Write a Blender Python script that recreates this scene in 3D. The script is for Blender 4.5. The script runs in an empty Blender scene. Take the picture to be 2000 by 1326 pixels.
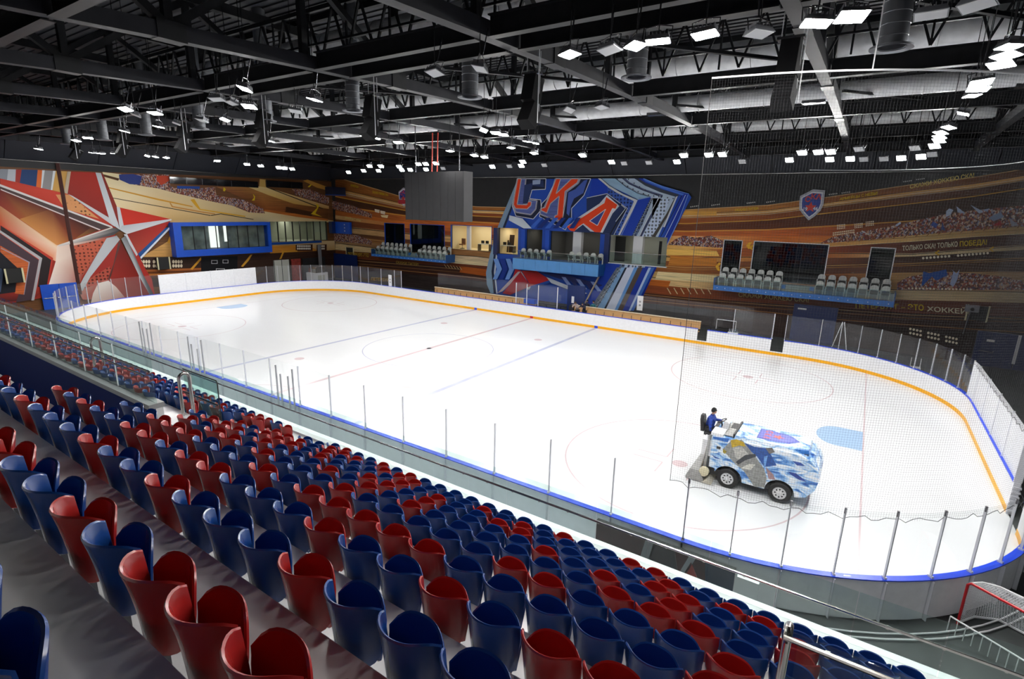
import bpy, bmesh, math, random
from mathutils import Vector, Matrix
random.seed(7)
sc = bpy.context.scene
C = sc.collection
# ------------------------------------------------------------------ camera
CAM = Vector((24.3558, -26.6341, 9.5485)); YAW, PIT, ROL, FPX = -0.58049, 0.241148, 0.024432, 1034.44
_f = Vector((math.sin(YAW)*math.cos(PIT), math.cos(YAW)*math.cos(PIT), -math.sin(PIT)))
_r = Vector((math.cos(YAW), -math.sin(YAW), 0)); _u = _r.cross(_f)
RGT = _r*math.cos(ROL) + _u*math.sin(ROL); UPV = -_r*math.sin(ROL) + _u*math.cos(ROL); FWD = _f
cd = bpy.data.cameras.new('camera'); cam = bpy.data.objects.new('camera', cd); C.objects.link(cam)
cd.sensor_width = 36; cd.lens = FPX*36/2000; cd.clip_start = .05; cd.clip_end = 300
M = Matrix((RGT, UPV, -FWD)).transposed().to_4x4(); M.translation = CAM; cam.matrix_world = M
sc.camera = cam
# ------------------------------------------------------------------ world, exposure
w = bpy.data.worlds.new('world'); sc.world = w; w.use_nodes = True
w.node_tree.nodes['Background'].inputs[0].default_value = (.02, .022, .025, 1)
w.node_tree.nodes['Background'].inputs[1].default_value = 1
vs = sc.view_settings; vs.view_transform = 'Standard'; vs.look = 'None'; vs.gamma = 1; vs.use_curve_mapping = False
vs.exposure = 0.35
LAMP = 335.0                                     # emission of a floodlight panel
sc.cycles.transparent_max_bounces = 32; sc.cycles.max_bounces = 8; sc.cycles.diffuse_bounces = 4
sc.cycles.sample_clamp_indirect = 6

def at(px, py, **k):
    """point of the real place seen at a photo pixel, on the plane x=, y= or z="""
    d = FWD + RGT*((px-1000)/FPX) - UPV*((py-663)/FPX)
    ax, v = next(iter(k.items())); i = 'xyz'.index(ax)
    return CAM + d*((v-CAM[i])/d[i])

# ------------------------------------------------------------------ materials
MAT = {}
def lin(h):
    c = [int(h[i:i+2], 16)/255 for i in (0, 2, 4)]
    return tuple(x/12.92 if x <= .04045 else ((x+.055)/1.055)**2.4 for x in c)
def mat(name, col, rough=.5, metal=0, noise=0, nscale=6, bump=0, bscale=40, emit=0, spec=.5, stretch=None, coat=0):
    if name in MAT: return MAT[name]
    m = bpy.data.materials.new(name); m.use_nodes = True; nt = m.node_tree; b = nt.nodes['Principled BSDF']
    if isinstance(col, str): col = lin(col)
    b.inputs['Base Color'].default_value = (*col, 1); b.inputs['Roughness'].default_value = rough
    b.inputs['Metallic'].default_value = metal; b.inputs['Specular IOR Level'].default_value = spec
    b.inputs['Coat Weight'].default_value = coat
    if noise or bump:
        tc = nt.nodes.new('ShaderNodeTexCoord'); mp = nt.nodes.new('ShaderNodeMapping')
        nt.links.new(tc.outputs['Object'], mp.inputs[0])
        if stretch: mp.inputs['Scale'].default_value = stretch
    if noise:
        n = nt.nodes.new('ShaderNodeTexNoise'); n.inputs['Scale'].default_value = nscale; n.inputs['Detail'].default_value = 4
        nt.links.new(mp.outputs[0], n.inputs[0])
        r = nt.nodes.new('ShaderNodeMapRange'); r.inputs[1].default_value = .3; r.inputs[2].default_value = .7
        r.inputs[3].default_value = 1-noise; r.inputs[4].default_value = 1+noise; nt.links.new(n.outputs[0], r.inputs[0])
        mx = nt.nodes.new('ShaderNodeMix'); mx.data_type = 'RGBA'; mx.blend_type = 'MULTIPLY'; mx.inputs[0].default_value = 1
        mx.inputs[6].default_value = (*col, 1); nt.links.new(r.outputs[0], mx.inputs[7]); nt.links.new(mx.outputs[2], b.inputs['Base Color'])
    if bump:
        n2 = nt.nodes.new('ShaderNodeTexNoise'); n2.inputs['Scale'].default_value = bscale; nt.links.new(mp.outputs[0], n2.inputs[0])
        bp = nt.nodes.new('ShaderNodeBump'); bp.inputs['Strength'].default_value = bump; bp.inputs['Distance'].default_value = .02
        nt.links.new(n2.outputs[0], bp.inputs['Height']); nt.links.new(bp.outputs[0], b.inputs['Normal'])
    if emit:
        b.inputs['Emission Color'].default_value = (*col, 1); b.inputs['Emission Strength'].default_value = emit
    MAT[name] = m; return m
def glass(name, tint, refl=1.0, haze=0.0):
    """thin clear pane: tinted see-through with mirror reflection rising at grazing angles"""
    if name in MAT: return MAT[name]
    m = bpy.data.materials.new(name); m.use_nodes = True; nt = m.node_tree; nt.nodes.clear()
    o = nt.nodes.new('ShaderNodeOutputMaterial'); t = nt.nodes.new('ShaderNodeBsdfTransparent'); g = nt.nodes.new('ShaderNodeBsdfGlossy')
    t.inputs[0].default_value = (*tint, 1); g.inputs['Roughness'].default_value = .02; g.inputs['Color'].default_value = (refl, refl, refl, 1)
    lw = nt.nodes.new('ShaderNodeLayerWeight'); lw.inputs[0].default_value = .5; pw_ = nt.nodes.new('ShaderNodeMath'); pw_.operation = 'POWER'; pw_.inputs[1].default_value = 5; nt.links.new(lw.outputs['Facing'], pw_.inputs[0])
    fr = nt.nodes.new('ShaderNodeMath'); fr.operation = 'MULTIPLY_ADD'; fr.inputs[1].default_value = .5; fr.inputs[2].default_value = .025; nt.links.new(pw_.outputs[0], fr.inputs[0])
    mx = nt.nodes.new('ShaderNodeMixShader'); nt.links.new(fr.outputs[0], mx.inputs[0]); nt.links.new(t.outputs[0], mx.inputs[1]); nt.links.new(g.outputs[0], mx.inputs[2])
    out = mx
    if haze:
        df = nt.nodes.new('ShaderNodeBsdfDiffuse'); df.inputs[0].default_value = (.75, .75, .8, 1)
        m2 = nt.nodes.new('ShaderNodeMixShader'); m2.inputs[0].default_value = haze
        nt.links.new(mx.outputs[0], m2.inputs[1]); nt.links.new(df.outputs[0], m2.inputs[2]); out = m2
    nt.links.new(out.outputs[0], o.inputs[0]); MAT[name] = m; return m
def colour_attr_mat(name, rough=.55, streak=0, kind=None):
    """printed surface: colour of each printed shape, with fine print grain"""
    if name in MAT: return MAT[name]
    m = bpy.data.materials.new(name); m.use_nodes = True; nt = m.node_tree; b = nt.nodes['Principled BSDF']
    b.inputs['Roughness'].default_value = rough; b.inputs['Specular IOR Level'].default_value = .25
    at_ = nt.nodes.new('ShaderNodeAttribute'); at_.attribute_name = 'print'
    src = at_.outputs['Color']
    uv = nt.nodes.new('ShaderNodeAttribute'); uv.attribute_name = 'flow'
    mp = nt.nodes.new('ShaderNodeMapping'); nt.links.new(uv.outputs['Vector'], mp.inputs[0])
    if kind == 'crowd':
        tc = nt.nodes.new('ShaderNodeTexCoord'); mp = nt.nodes.new('ShaderNodeMapping'); nt.links.new(tc.outputs['Object'], mp.inputs[0])
        mp.inputs['Scale'].default_value = (1, 1, .7)
        v = nt.nodes.new('ShaderNodeTexVoronoi'); v.inputs['Scale'].default_value = 13; nt.links.new(mp.outputs[0], v.inputs[0])
        r = nt.nodes.new('ShaderNodeValToRGB'); r.color_ramp.interpolation = 'CONSTANT'
        cols = ['2a1a16', '8a3a28', 'c9a080', '5a2c22', 'e8dcd0', '3a3f66', 'a04030', 'd8b090', '4a2a22', '9aa4c0']
        r.color_ramp.elements[0].color = (*lin(cols[0]), 1); r.color_ramp.elements[1].position = .9; r.color_ramp.elements[1].color = (*lin(cols[9]), 1)
        for i in range(1, 9):
            e = r.color_ramp.elements.new(i/10); e.color = (*lin(cols[i]), 1)
        s = nt.nodes.new('ShaderNodeSeparateColor'); nt.links.new(v.outputs['Color'], s.inputs[0]); nt.links.new(s.outputs[0], r.inputs[0])
        mx = nt.nodes.new('ShaderNodeMix'); mx.data_type = 'RGBA'; mx.inputs[0].default_value = .3
        nt.links.new(r.outputs[0], mx.inputs[6]); nt.links.new(src, mx.inputs[7]); src = mx.outputs[2]
    if kind == 'hex':
        tc = nt.nodes.new('ShaderNodeTexCoord'); v = nt.nodes.new('ShaderNodeTexVoronoi'); v.inputs['Scale'].default_value = 3.2; v.inputs['Randomness'].default_value = .25
        nt.links.new(tc.outputs['Object'], v.inputs[0])
        r = nt.nodes.new('ShaderNodeMapRange'); r.inputs[1].default_value = .28; r.inputs[2].default_value = .34; r.inputs[3].default_value = .25; r.inputs[4].default_value = 1.1
        nt.links.new(v.outputs['Distance'], r.inputs[0])
        mx = nt.nodes.new('ShaderNodeMix'); mx.data_type = 'RGBA'; mx.blend_type = 'MULTIPLY'; mx.inputs[0].default_value = 1
        nt.links.new(src, mx.inputs[6]); nt.links.new(r.outputs[0], mx.inputs[7]); src = mx.outputs[2]
    if streak:
        mp.inputs['Scale'].default_value = (.6, 14, 1)
        n = nt.nodes.new('ShaderNodeTexNoise'); n.inputs['Scale'].default_value = 1; n.inputs['Detail'].default_value = 6; n.inputs['Roughness'].default_value = .75
        nt.links.new(mp.outputs[0], n.inputs[0])
        r = nt.nodes.new('ShaderNodeMapRange'); r.inputs[1].default_value = .3; r.inputs[2].default_value = .7; r.inputs[3].default_value = 1-streak; r.inputs[4].default_value = 1+streak*1.3
        nt.links.new(n.outputs[0], r.inputs[0])
        mx = nt.nodes.new('ShaderNodeMix'); mx.data_type = 'RGBA'; mx.blend_type = 'MULTIPLY'; mx.inputs[0].default_value = 1
        nt.links.new(src, mx.inputs[6]); nt.links.new(r.outputs[0], mx.inputs[7]); src = mx.outputs[2]
    nt.links.new(src, b.inputs['Base Color']); MAT[name] = m; return m

steel_dark = mat('black_steel', (.011, .012, .014), .5, .1, .25, 3, spec=.3)
steel_dark2 = mat('dark_painted_beam', (.017, .018, .023), .6, 0, .2, 2, spec=.25)
white_lac = mat('white_lacquer', (.82, .83, .85), .35)
chrome = mat('brushed_steel', (.42, .40, .38), .22, 1)
dark_rail = mat('dark_steel_rail', (.10, .10, .11), .25, .8)
board_white = mat('white_board_plastic', (.86, .87, .90), .25, 0, .03, 5)
kick_yel = mat('yellow_kick_plastic', 'f0ac00', .35)
cap_blue = mat('blue_cap_plastic', '1c46d8', .35)
pane_clear = glass('rink_glass', (.975, .985, .985), .8, .015)
pane_green = glass('balustrade_glass', (.86, .93, .915), .9, .01)
pane_dark = glass('dark_window_glass', (.35, .38, .40), 1)
seat_red = mat('red_seat_plastic', (.30, .013, .012), .26, spec=.45)
seat_blue = mat('blue_seat_plastic', (.007, .042, .19), .26, spec=.45)
seat_white = mat('white_seat_plastic', (.62, .64, .62), .4)
seat_grey = mat('grey_seat_cushion', (.055, .06, .06), .7)
concrete = mat('grey_epoxy_tread', (.52, .52, .525), .24, 0, .06, 1.5, .06, 5)
floor_dark = mat('dark_rubber_floor', (.060, .068, .068), .6, 0, .25, 1.2)
black_wall = mat('black_wall_cladding', (.012, .0125, .014), .6, 0, .2, 1.5)
navy_wall = mat('navy_wall_panel', (.014, .017, .026), .55)
navy_paint = mat('navy_blue_paint', '08245e', .4)
blue_paint = mat('bright_blue_paint', '0a4fc4', .4, 0, .05, 2)
wood = mat('pale_wood', 'd6ac78', .5, 0, .12, 4, stretch=(.5, 6, 12))
duct_m = mat('silver_duct_foil', (.80, .81, .82), .38, .1, .12, 3, .25, 9)
cream_room = mat('cream_room_plaster', 'd9c9a0', .8)
grey_room = mat('grey_room_plaster', (.16, .16, .15), .8)
light_room = mat('pale_room_plaster', (.55, .56, .50), .8)
rubber = mat('black_rubber', (.012, .012, .012), .7)
mesh_black = mat('black_net_cord', (.02, .02, .022), .8)
white_cord = mat('white_cord', (.75, .76, .78), .7)
lens_on = mat('lit_floodlight_lens', (1, .985, .96), .4, emit=LAMP)
lens_off = mat('unlit_floodlight_lens', (.55, .56, .58), .4)
speaker_m = mat('black_speaker_grille', (.006, .006, .007), .8, spec=.2, bump=.3, bscale=200)

# ------------------------------------------------------------------ mesh helpers
class MB:
    def __init__(s): s.v = []; s.f = []; s.mi = []
    def add(s, vs, fs, mi=0):
        o = len(s.v); s.v += [tuple(v) for v in vs]; s.f += [tuple(i+o for i in f) for f in fs]; s.mi += [mi]*len(fs); return s
    def box(s, c, d, rot=None, mi=0):
        x, y, z = d[0]/2, d[1]/2, d[2]/2
        vs = [Vector(p) for p in ((-x,-y,-z),(x,-y,-z),(x,y,-z),(-x,y,-z),(-x,-y,z),(x,-y,z),(x,y,z),(-x,y,z))]
        if rot is not None: vs = [rot @ v for v in vs]
        c = Vector(c)
        return s.add([v+c for v in vs], [(0,3,2,1),(4,5,6,7),(0,1,5,4),(1,2,6,5),(2,3,7,6),(3,0,4,7)], mi)
    def bx(s, x0, x1, y0, y1, z0, z1, mi=0):
        return s.box(((x0+x1)/2, (y0+y1)/2, (z0+z1)/2), (abs(x1-x0), abs(y1-y0), abs(z1-z0)), None, mi)
    def bar(s, a, b, wd, ht=None, mi=0, up=(0,0,1)):
        a, b = Vector(a), Vector(b); d = b-a; L = d.length; d.normalize(); ht = ht or wd
        u = Vector(up)
        if abs(d.dot(u)) > .98: u = Vector((1,0,0))
        sd = d.cross(u).normalized(); u = sd.cross(d)
        return s.box((a+b)/2, (L, wd, ht), Matrix((d, sd, u)).transposed(), mi)
    def tube(s, path, r, n=8, mi=0, close=False, cap=True):
        P = [Vector(p) for p in path]; m = len(P); rings = []
        rr = r if isinstance(r, (list, tuple)) else [r]*m
        o = len(s.v); prev = None
        for i, p in enumerate(P):
            if close: t = P[(i+1) % m]-P[i-1]
            else: t = P[min(i+1, m-1)]-P[max(i-1, 0)]
            t.normalize()
            if prev is None:
                u = Vector((0,0,1)) if abs(t.z) < .9 else Vector((1,0,0))
            else: u = prev
            sd = t.cross(u).normalized(); u = sd.cross(t).normalized(); prev = u
            for k in range(n):
                a = 2*math.pi*k/n; s.v.append(tuple(p+(sd*math.cos(a)+u*math.sin(a))*rr[i]))
        q = m if close else m-1
        for i in range(q):
            for k in range(n):
                a0 = o+i*n+k; a1 = o+i*n+(k+1) % n; b0 = o+((i+1) % m)*n+k; b1 = o+((i+1) % m)*n+(k+1) % n
                s.f.append((a0, a1, b1, b0)); s.mi.append(mi)
        if cap and not close:
            s.f.append(tuple(o+k for k in range(n))[::-1]); s.mi.append(mi)
            s.f.append(tuple(o+(m-1)*n+k for k in range(n))); s.mi.append(mi)
        return s
    def prism(s, poly, fn, h0, h1, mi=0):
        """poly 2D, fn(u,v,h)->3D, extruded between h0 and h1"""
        n = len(poly); o = len(s.v)
        for h in (h0, h1):
            for u, v in poly: s.v.append(tuple(fn(u, v, h)))
        s.f.append(tuple(o+i for i in range(n))); s.f.append(tuple(o+n+i for i in range(n))[::-1]); s.mi += [mi, mi]
        for i in range(n):
            j = (i+1) % n; s.f.append((o+j, o+i, o+n+i, o+n+j)); s.mi.append(mi)
        return s
    def lathe(s, prof, c, axis='z', n=20, mi=0):
        o = len(s.v); c = Vector(c)
        for r, h in prof:
            for k in range(n):
                a = 2*math.pi*k/n; p = (r*math.cos(a), r*math.sin(a), h)
                if axis == 'y': p = (p[0], p[2], p[1])
                if axis == 'x': p = (p[2], p[0], p[1])
                s.v.append(tuple(c+Vector(p)))
        m = len(prof)
        for i in range(m-1):
            for k in range(n):
                s.f.append((o+i*n+k, o+i*n+(k+1) % n, o+(i+1)*n+(k+1) % n, o+(i+1)*n+k)); s.mi.append(mi)
        return s
    def mesh(s, name, mats, smooth=False):
        me = bpy.data.meshes.new(name); me.from_pydata(s.v, [], s.f)
        for m in (mats if isinstance(mats, (list, tuple)) else [mats]): me.materials.append(m)
        if any(s.mi): me.polygons.foreach_set('material_index', s.mi)
        bm = bmesh.new(); bm.from_mesh(me); bmesh.ops.recalc_face_normals(bm, faces=bm.faces)
        if smooth:
            for f in bm.faces: f.smooth = True
            for e in bm.edges:
                if len(e.link_faces) == 2 and e.calc_face_angle(0) > .7: e.smooth = False
        bm.to_mesh(me); bm.free(); me.update(); return me
    def build(s, name, mats, parent=None, smooth=False):
        return link(name, s.mesh(name, mats, smooth), parent)
def link(name, me, parent=None, loc=None, rot=None):
    o = bpy.data.objects.new(name, me); C.objects.link(o)
    if parent is not None: o.parent = parent
    if loc is not None: o.location = loc
    if rot is not None: o.rotation_euler = rot
    return o
def tag(o, label, cat, group=None):
    o['label'] = label; o['category'] = cat
    if group: o['group'] = group
    return o
def thing(name, label, cat, loc=(0,0,0), rz=0, group=None):
    o = bpy.data.objects.new(name, None); C.objects.link(o); o.location = loc; o.rotation_euler = (0, 0, rz); o.empty_display_size = .2
    return tag(o, label, cat, group)
def struct(o, label=None):
    o['kind'] = 'structure'
    if label: o['label'] = label
    return o
def stuff(o): o['kind'] = 'stuff'; return o
def copy_tree(o, parent=None):
    c = o.copy(); C.objects.link(c)
    if parent is not None: c.parent = parent
    for ch in o.children: copy_tree(ch, c)
    return c
# the place, in metres: rink centre at the origin, x along the ice, y across it
L, W, RAD, BH, GH = 29.6, 13.65, 8.15, 1.15, 2.9
YF, XL, XR, YB = 20.5, -35.5, 37.0, -31.0       # far wall, end walls, wall behind the stand
# ================================================================== SETTING
def rounded(off=0, n=14, x0=None):
    """rink outline, offset outwards by off, counter-clockwise from the near side"""
    l, w_, r = L+off, W+off, RAD+off; pts = []
    for cx, cy, a0 in ((L-RAD, -(W-RAD), -90), (L-RAD, W-RAD, 0), (-(L-RAD), W-RAD, 90), (-(L-RAD), -(W-RAD), 180)):
        for i in range(n+1):
            a = math.radians(a0+90*i/n); pts.append((cx+r*math.cos(a), cy+r*math.sin(a)))
    return pts
fl = MB().bx(XL-1, XR+1, YB-1, YF+1, -.4, -.06).build('floor', floor_dark); struct(fl, 'dark rubber floor around the rink')
ice_m = mat('white_ice', (.74, .755, .77), .2, 0, .02, .25, spec=.5, stretch=(.3, 1.2, 1))
ice = MB().prism(rounded(.05), lambda u, v, h: (u, v, h), -.055, 0).build('ice_sheet', ice_m); struct(ice, 'white ice sheet with faint painted lines')
def flat(name, polys, m, z=.004, parent=ice):
    b = MB()
    for p in polys: b.add([(x, y, z) for x, y in p], [tuple(range(len(p)))])
    return b.build(name, m, parent)
def rect(x0, x1, y0, y1): return [(x0, y0), (x1, y0), (x1, y1), (x0, y1)]
def ring(cx, cy, r, wd, n=64, a0=0, a1=360):
    out = []
    for i in range(n):
        a, b = (math.radians(a0+(a1-a0)*k/n) for k in (i, i+1))
        out.append([(cx+q*math.cos(t), cy+q*math.sin(t)) for q, t in ((r-wd, a), (r, a), (r, b), (r-wd, b))])
    return out
def disc(cx, cy, r, n=32): return [[(cx+r*math.cos(6.28318*i/n), cy+r*math.sin(6.28318*i/n)) for i in range(n)]]
p_blue = mat('pale_blue_ice_paint', (.47, .49, .63), .22, 0, .1, .7); p_red = mat('pale_red_ice_paint', (.60, .48, .50), .22, 0, .06, .7)
p_crease = mat('blue_crease_paint', (.36, .51, .72), .22)
for x in (-6.36, 6.36): flat('blue_line', [rect(x-.15, x+.15, -W, W)], p_blue)
flat('centre_line', [rect(-.13, .13, -W, W)], p_red)
for x in (-25.5, 25.5):
    yy = W-RAD+math.sqrt(RAD**2-(25.5-L+RAD)**2); flat('goal_line', [rect(x-.03, x+.03, -yy, yy)], p_red)
    s = -1 if x > 0 else 1
    cp = [(x, -1.22)]+[(x+s*(1.0+.82*math.cos(math.radians(a))), 1.22*math.sin(math.radians(a))) for a in range(-90, 91, 10)]+[(x, 1.22)]
    flat('goal_crease', [cp], p_crease, .003)
    for y in (-7, 7):
        xe = math.copysign(19.5, x)
        flat('faceoff_circle', ring(xe, y, 4.5, .06), p_red); flat('faceoff_spot', disc(xe, y, .3), p_red)
        hm = []
        for a in (-1, 1):
            for b in (-1, 1): hm += [rect(xe+a*.6, xe+a*1.8, y+b*.28-.03, y+b*.28+.03), rect(xe+a*.6-.03, xe+a*.6+.03, y+b*.28, y+b*1.2)]
        flat('hash_mark', hm, p_red, .005)
        flat('faceoff_spot', disc(math.copysign(4.65, x), y, .3), p_red)
flat('centre_circle', ring(0, 0, 4.5, .06), p_blue); flat('centre_spot', disc(0, 0, .18), p_blue)
flat('referee_crease', ring(0, -W, 3, .06, 32, 0, 180), p_red)

# ---------------------------------------------------------------- walls with real openings
SUITE = {}
def cells(ops, u0, u1, v0, v1):
    xs = sorted({u0, u1, *[o[0] for o in ops], *[o[1] for o in ops]}); out = []
    for a, b in zip(xs, xs[1:]):
        o = [q for q in ops if q[0] <= a+1e-6 and q[1] >= b-1e-6]
        if o: out += [(a, b, v0, o[0][2]), (a, b, o[0][3], v1)]
        else: out.append((a, b, v0, v1))
    return out
def fx(px): return at(px, 470, y=YF).x
OPF = [(-25.85, -22.4, 4.0, 7.55), (-21.5, -16.1, 4.0, 7.6), (-15.2, -9.45, 5.0, 7.7), (fx(973.5), fx(1013), 4.9, 7.62), (fx(1027), fx(1060), 4.75, 7.6),
       (fx(1075), fx(1173), 4.75, 7.55), (fx(1190), 9.6, 4.9, 7.45), (14.3, 15.8, 4.4, 7.52), (16.63, 21.95, 4.4, 7.54), (24.56, 26.09, 4.4, 7.5)]
CF = cells(OPF, XL, XR, -.06, 17.4)
b = MB()
for a, c, d, e in CF: b.bx(a, c, YF, YF+.3, d, e)
wall_far = struct(b.build('wall_far', black_wall), 'black far wall carrying the printed stadium mural')
OPL = [(11.3, 19.4, 5.0, 7.42)]
CL = cells(OPL, YB, YF, -.06, 17.4)
b = MB()
for a, c, d, e in CL: b.bx(XL-.3, XL, a, c, d, e)
wall_left = struct(b.build('wall_left', black_wall), 'end wall with star mural and glazed boxes')
struct(MB().bx(XR, XR+.3, YB, YF, -.06, 17.4).build('wall_right', navy_wall), 'dark end wall on the goal side')
struct(MB().bx(XL, XR, YB-.3, YB, -.06, 17.4).build('wall_back', black_wall), 'dark wall behind the grandstand')
# dark sloping cladding above the murals
b = MB()
for i in range(11):
    x0 = XL+i*6.6; b.add([(x0+.02, YF-.05, 12.75), (x0+6.56, YF-.05, 12.75), (x0+6.56, YF-1.5, 14.6), (x0+.02, YF-1.5, 14.6), (x0+.02, YF, 14.6), (x0+6.56, YF, 14.6)], [(0,1,2,3), (3,2,5,4), (0,3,4), (1,5,2)])
b.build('upper_cladding', navy_wall, wall_far)
b = MB()
for i in range(8):
    y0 = YB+i*6.43; b.add([(XL+.05, y0+.02, 12.6), (XL+.05, y0+6.4, 12.6), (XL+1.5, y0+6.4, 14.4), (XL+1.5, y0+.02, 14.4), (XL, y0+.02, 14.4), (XL, y0+6.4, 14.4)], [(0,1,2,3), (3,2,5,4), (0,3,4), (1,5,2)])
b.build('upper_cladding', navy_wall, wall_left)
MB().tube([(XL+.4, YF-.35, 12.72), (XR-.4, YF-.35, 12.72)], .03, 6).build('cable_tube', chrome, wall_far)
MB().tube([(XL+.35, YB+1, 12.5), (XL+.35, YF-.6, 12.6)], .03, 6).build('cable_tube', chrome, wall_left)
# rooms behind the openings
def room(name, o, m, depth=3.0, gl=None, light=0, axis='y'):
    u0, u1, v0, v1 = o; b = MB(); P = (lambda u, d, v: (u, YF+.3+d, v)) if axis == 'y' else (lambda u, d, v: (XL-.3-d, u, v))
    for fc in ([(u0,depth,v0),(u1,depth,v0),(u1,depth,v1),(u0,depth,v1)], [(u0,0,v0),(u0,depth,v0),(u0,depth,v1),(u0,0,v1)], [(u1,0,v0),(u1,0,v1),(u1,depth,v1),(u1,depth,v0)],
               [(u0,0,v1),(u0,depth,v1),(u1,depth,v1),(u1,0,v1)], [(u0,0,v0),(u1,0,v0),(u1,depth,v0),(u0,depth,v0)]):
        b.add([P(*q) for q in fc], [(0,1,2,3)])
    par = wall_far if axis == 'y' else wall_left
    r = b.build(name, m, par)
    if light:
        ld = bpy.data.lights.new('room_lamp', 'AREA'); ld.energy = light; ld.size = (u1-u0)*.6; ld.shape = 'RECTANGLE'; ld.size_y = 1.2; ld.color = (1, .93, .78)
        lo = bpy.data.objects.new('room_lamp', ld); C.objects.link(lo); lo.location = P((u0+u1)/2, depth/2, v1-.03); lo.parent = par
    return r
rooms = [(grey_room, 0), (grey_room, 0), (cream_room, 55), (cream_room, 30), (grey_room, 6), (grey_room, 10), (light_room, 6), (black_wall, 0), (black_wall, 0), (black_wall, 0)]
for o, (m, li) in zip(OPF, rooms): room('room', o, m, 3, light=li)
room('room', OPL[0], light_room, 3, light=60, axis='x')

# ---------------------------------------------------------------- printed murals
def clip(poly, rc):
    u0, u1, v0, v1 = rc
    for ax, lim, sg in ((0, u0, 1), (0, u1, -1), (1, v0, 1), (1, v1, -1)):
        out = []; n = len(poly)
        for i in range(n):
            a, c = poly[i-1], poly[i]; da, dc = sg*(a[ax]-lim), sg*(c[ax]-lim)
            if (da >= 0) != (dc >= 0):
                t = da/(da-dc); out.append(tuple(p+(q-p)*t for p, q in zip(a, c)))
            if dc >= 0: out.append(c)
        poly = out
        if len(poly) < 3: return []
    return poly
KIND = {'flat': colour_attr_mat('mural_print'), 'streak': colour_attr_mat('mural_streak_print', .5, .55), 'crowd': colour_attr_mat('mural_crowd_print', kind='crowd'), 'hex': colour_attr_mat('mural_hexagon_print', kind='hex')}
class Print:
    """flat print on a wall; points are wall coordinates (u, v)"""
    def __init__(s, wall, cl, d0=.006): s.w = wall; s.cl = cl; s.d = d0; s.items = []
    def pos(s, u, v, d): return (u, YF-d, v) if s.w == 'far' else (XL+d, u, v)
    def uv(s, px, py):
        p = at(px, py, y=YF) if s.w == 'far' else at(px, py, x=XL); return (p.x, p.z) if s.w == 'far' else (p.y, p.z)
    def poly(s, pts, col, kind='flat', wallpts=False, flow=None, step=True):
        """pts are photo pixels of corners (measured onto the wall) unless wallpts"""
        if step: s.d += .0015
        q = []
        for i, p in enumerate(pts):
            u, v = p if wallpts else s.uv(*p); c = lin(col[i] if isinstance(col, (list, tuple)) else col)
            fl_ = flow[i] if flow else (u*.3, v); q.append((u, v, *c, *fl_))
        for rc in s.cl:
            k = clip(q, rc)
            if k: s.items.append((k, kind, s.d))
    def text(s, body, p0, p1, h, col, kind='flat', sag=0, shear=0, bold=.02):
        """lettering from pixel p0 to p1 along its base line, h = letter height in pixels at p0 and p1"""
        cu = bpy.data.curves.new('t', 'FONT'); cu.body = body; cu.offset = bold; cu.resolution_u = 2
        ob = bpy.data.objects.new('t', cu); C.objects.link(ob); dg = bpy.context.evaluated_depsgraph_get()
        me = ob.evaluated_get(dg).to_mesh(); vs_ = [v.co.copy() for v in me.vertices]; fs = [tuple(p.vertices) for p in me.polygons]
        ob.evaluated_get(dg).to_mesh_clear(); bpy.data.objects.remove(ob); bpy.data.curves.remove(cu)
        if not vs_: return
        x0, x1 = min(v.x for v in vs_), max(v.x for v in vs_); y1 = max(v.y for v in vs_) or 1
        s.d += .0015; q = []
        for v in vs_:
            t = (v.x-x0)/(x1-x0); hh = h[0]+(h[1]-h[0])*t
            px = p0[0]+(p1[0]-p0[0])*t+shear*v.y/y1; py = p0[1]+(p1[1]-p0[1])*t+sag*4*t*(1-t)-hh*v.y/y1
            q.append(s.uv(px, py))
        c = lin(col)
        for f in fs:
            for rc in s.cl:
                k = clip([(*q[i], *c, q[i][0]*.3, q[i][1]) for i in f], rc)
                if k: s.items.append((k, 'flat', s.d))
    def build(s, name, parent, kinds=None):
        ks = [k for k in KIND if any(i[1] == k for i in s.items)]
        me = bpy.data.meshes.new(name); vs_, fs, cols, flows, mi = [], [], [], [], []
        for k, kind, d in s.items:
            o = len(vs_)
            for p in k: vs_.append(s.pos(p[0], p[1], d)); cols.append((*p[2:5], 1)); flows.append((p[5], p[6], 0))
            ids = list(range(o, o+len(k)))
            if s.w != 'far': ids = ids[::1]
            fs.append(tuple(ids)); mi.append(ks.index(kind))
        me.from_pydata(vs_, [], fs)
        for k in ks: me.materials.append(KIND[k])
        me.polygons.foreach_set('material_index', mi)
        a = me.attributes.new('print', 'FLOAT_COLOR', 'POINT'); a.data.foreach_set('color', [x for c in cols for x in c])
        a = me.attributes.new('flow', 'FLOAT_VECTOR', 'POINT'); a.data.foreach_set('vector', [x for c in flows for x in c])
        return link(name, me, parent)

# ---- far wall: streaks of an imagined stadium
cols = [655, 800, 930, 1150, 1340, 1500, 1620, 1780, 1900, 2010]
rows = [[345,388,403,408,409,400,384,360,346,328],[368,401,411,416,419,411,396,374,360,342],[376,406,414,421,424,417,402,381,367,350],
[383,412,421,431,436,429,415,397,383,366],[400,421,432,445,450,447,440,430,417,402],[412,434,446,458,461,461,461,447,436,424],
[420,440,450,465,480,474,472,460,450,441],[428,446,455,478,490,482,482,472,463,456],[440,455,462,490,502,500,493,495,486,477],
[452,468,475,500,512,510,504,501,494,487],[458,474,482,508,520,520,516,512,506,501],[466,482,490,520,535,535,535,532,531,530],
[474,492,500,530,547,556,562,566,568,570],[488,500,510,542,562,575,580,586,589,592],[502,514,525,560,580,592,600,612,616,620],
[520,535,548,580,600,615,628,640,648,655],[575,600,625,665,690,710,728,745,755,765]]
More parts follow.
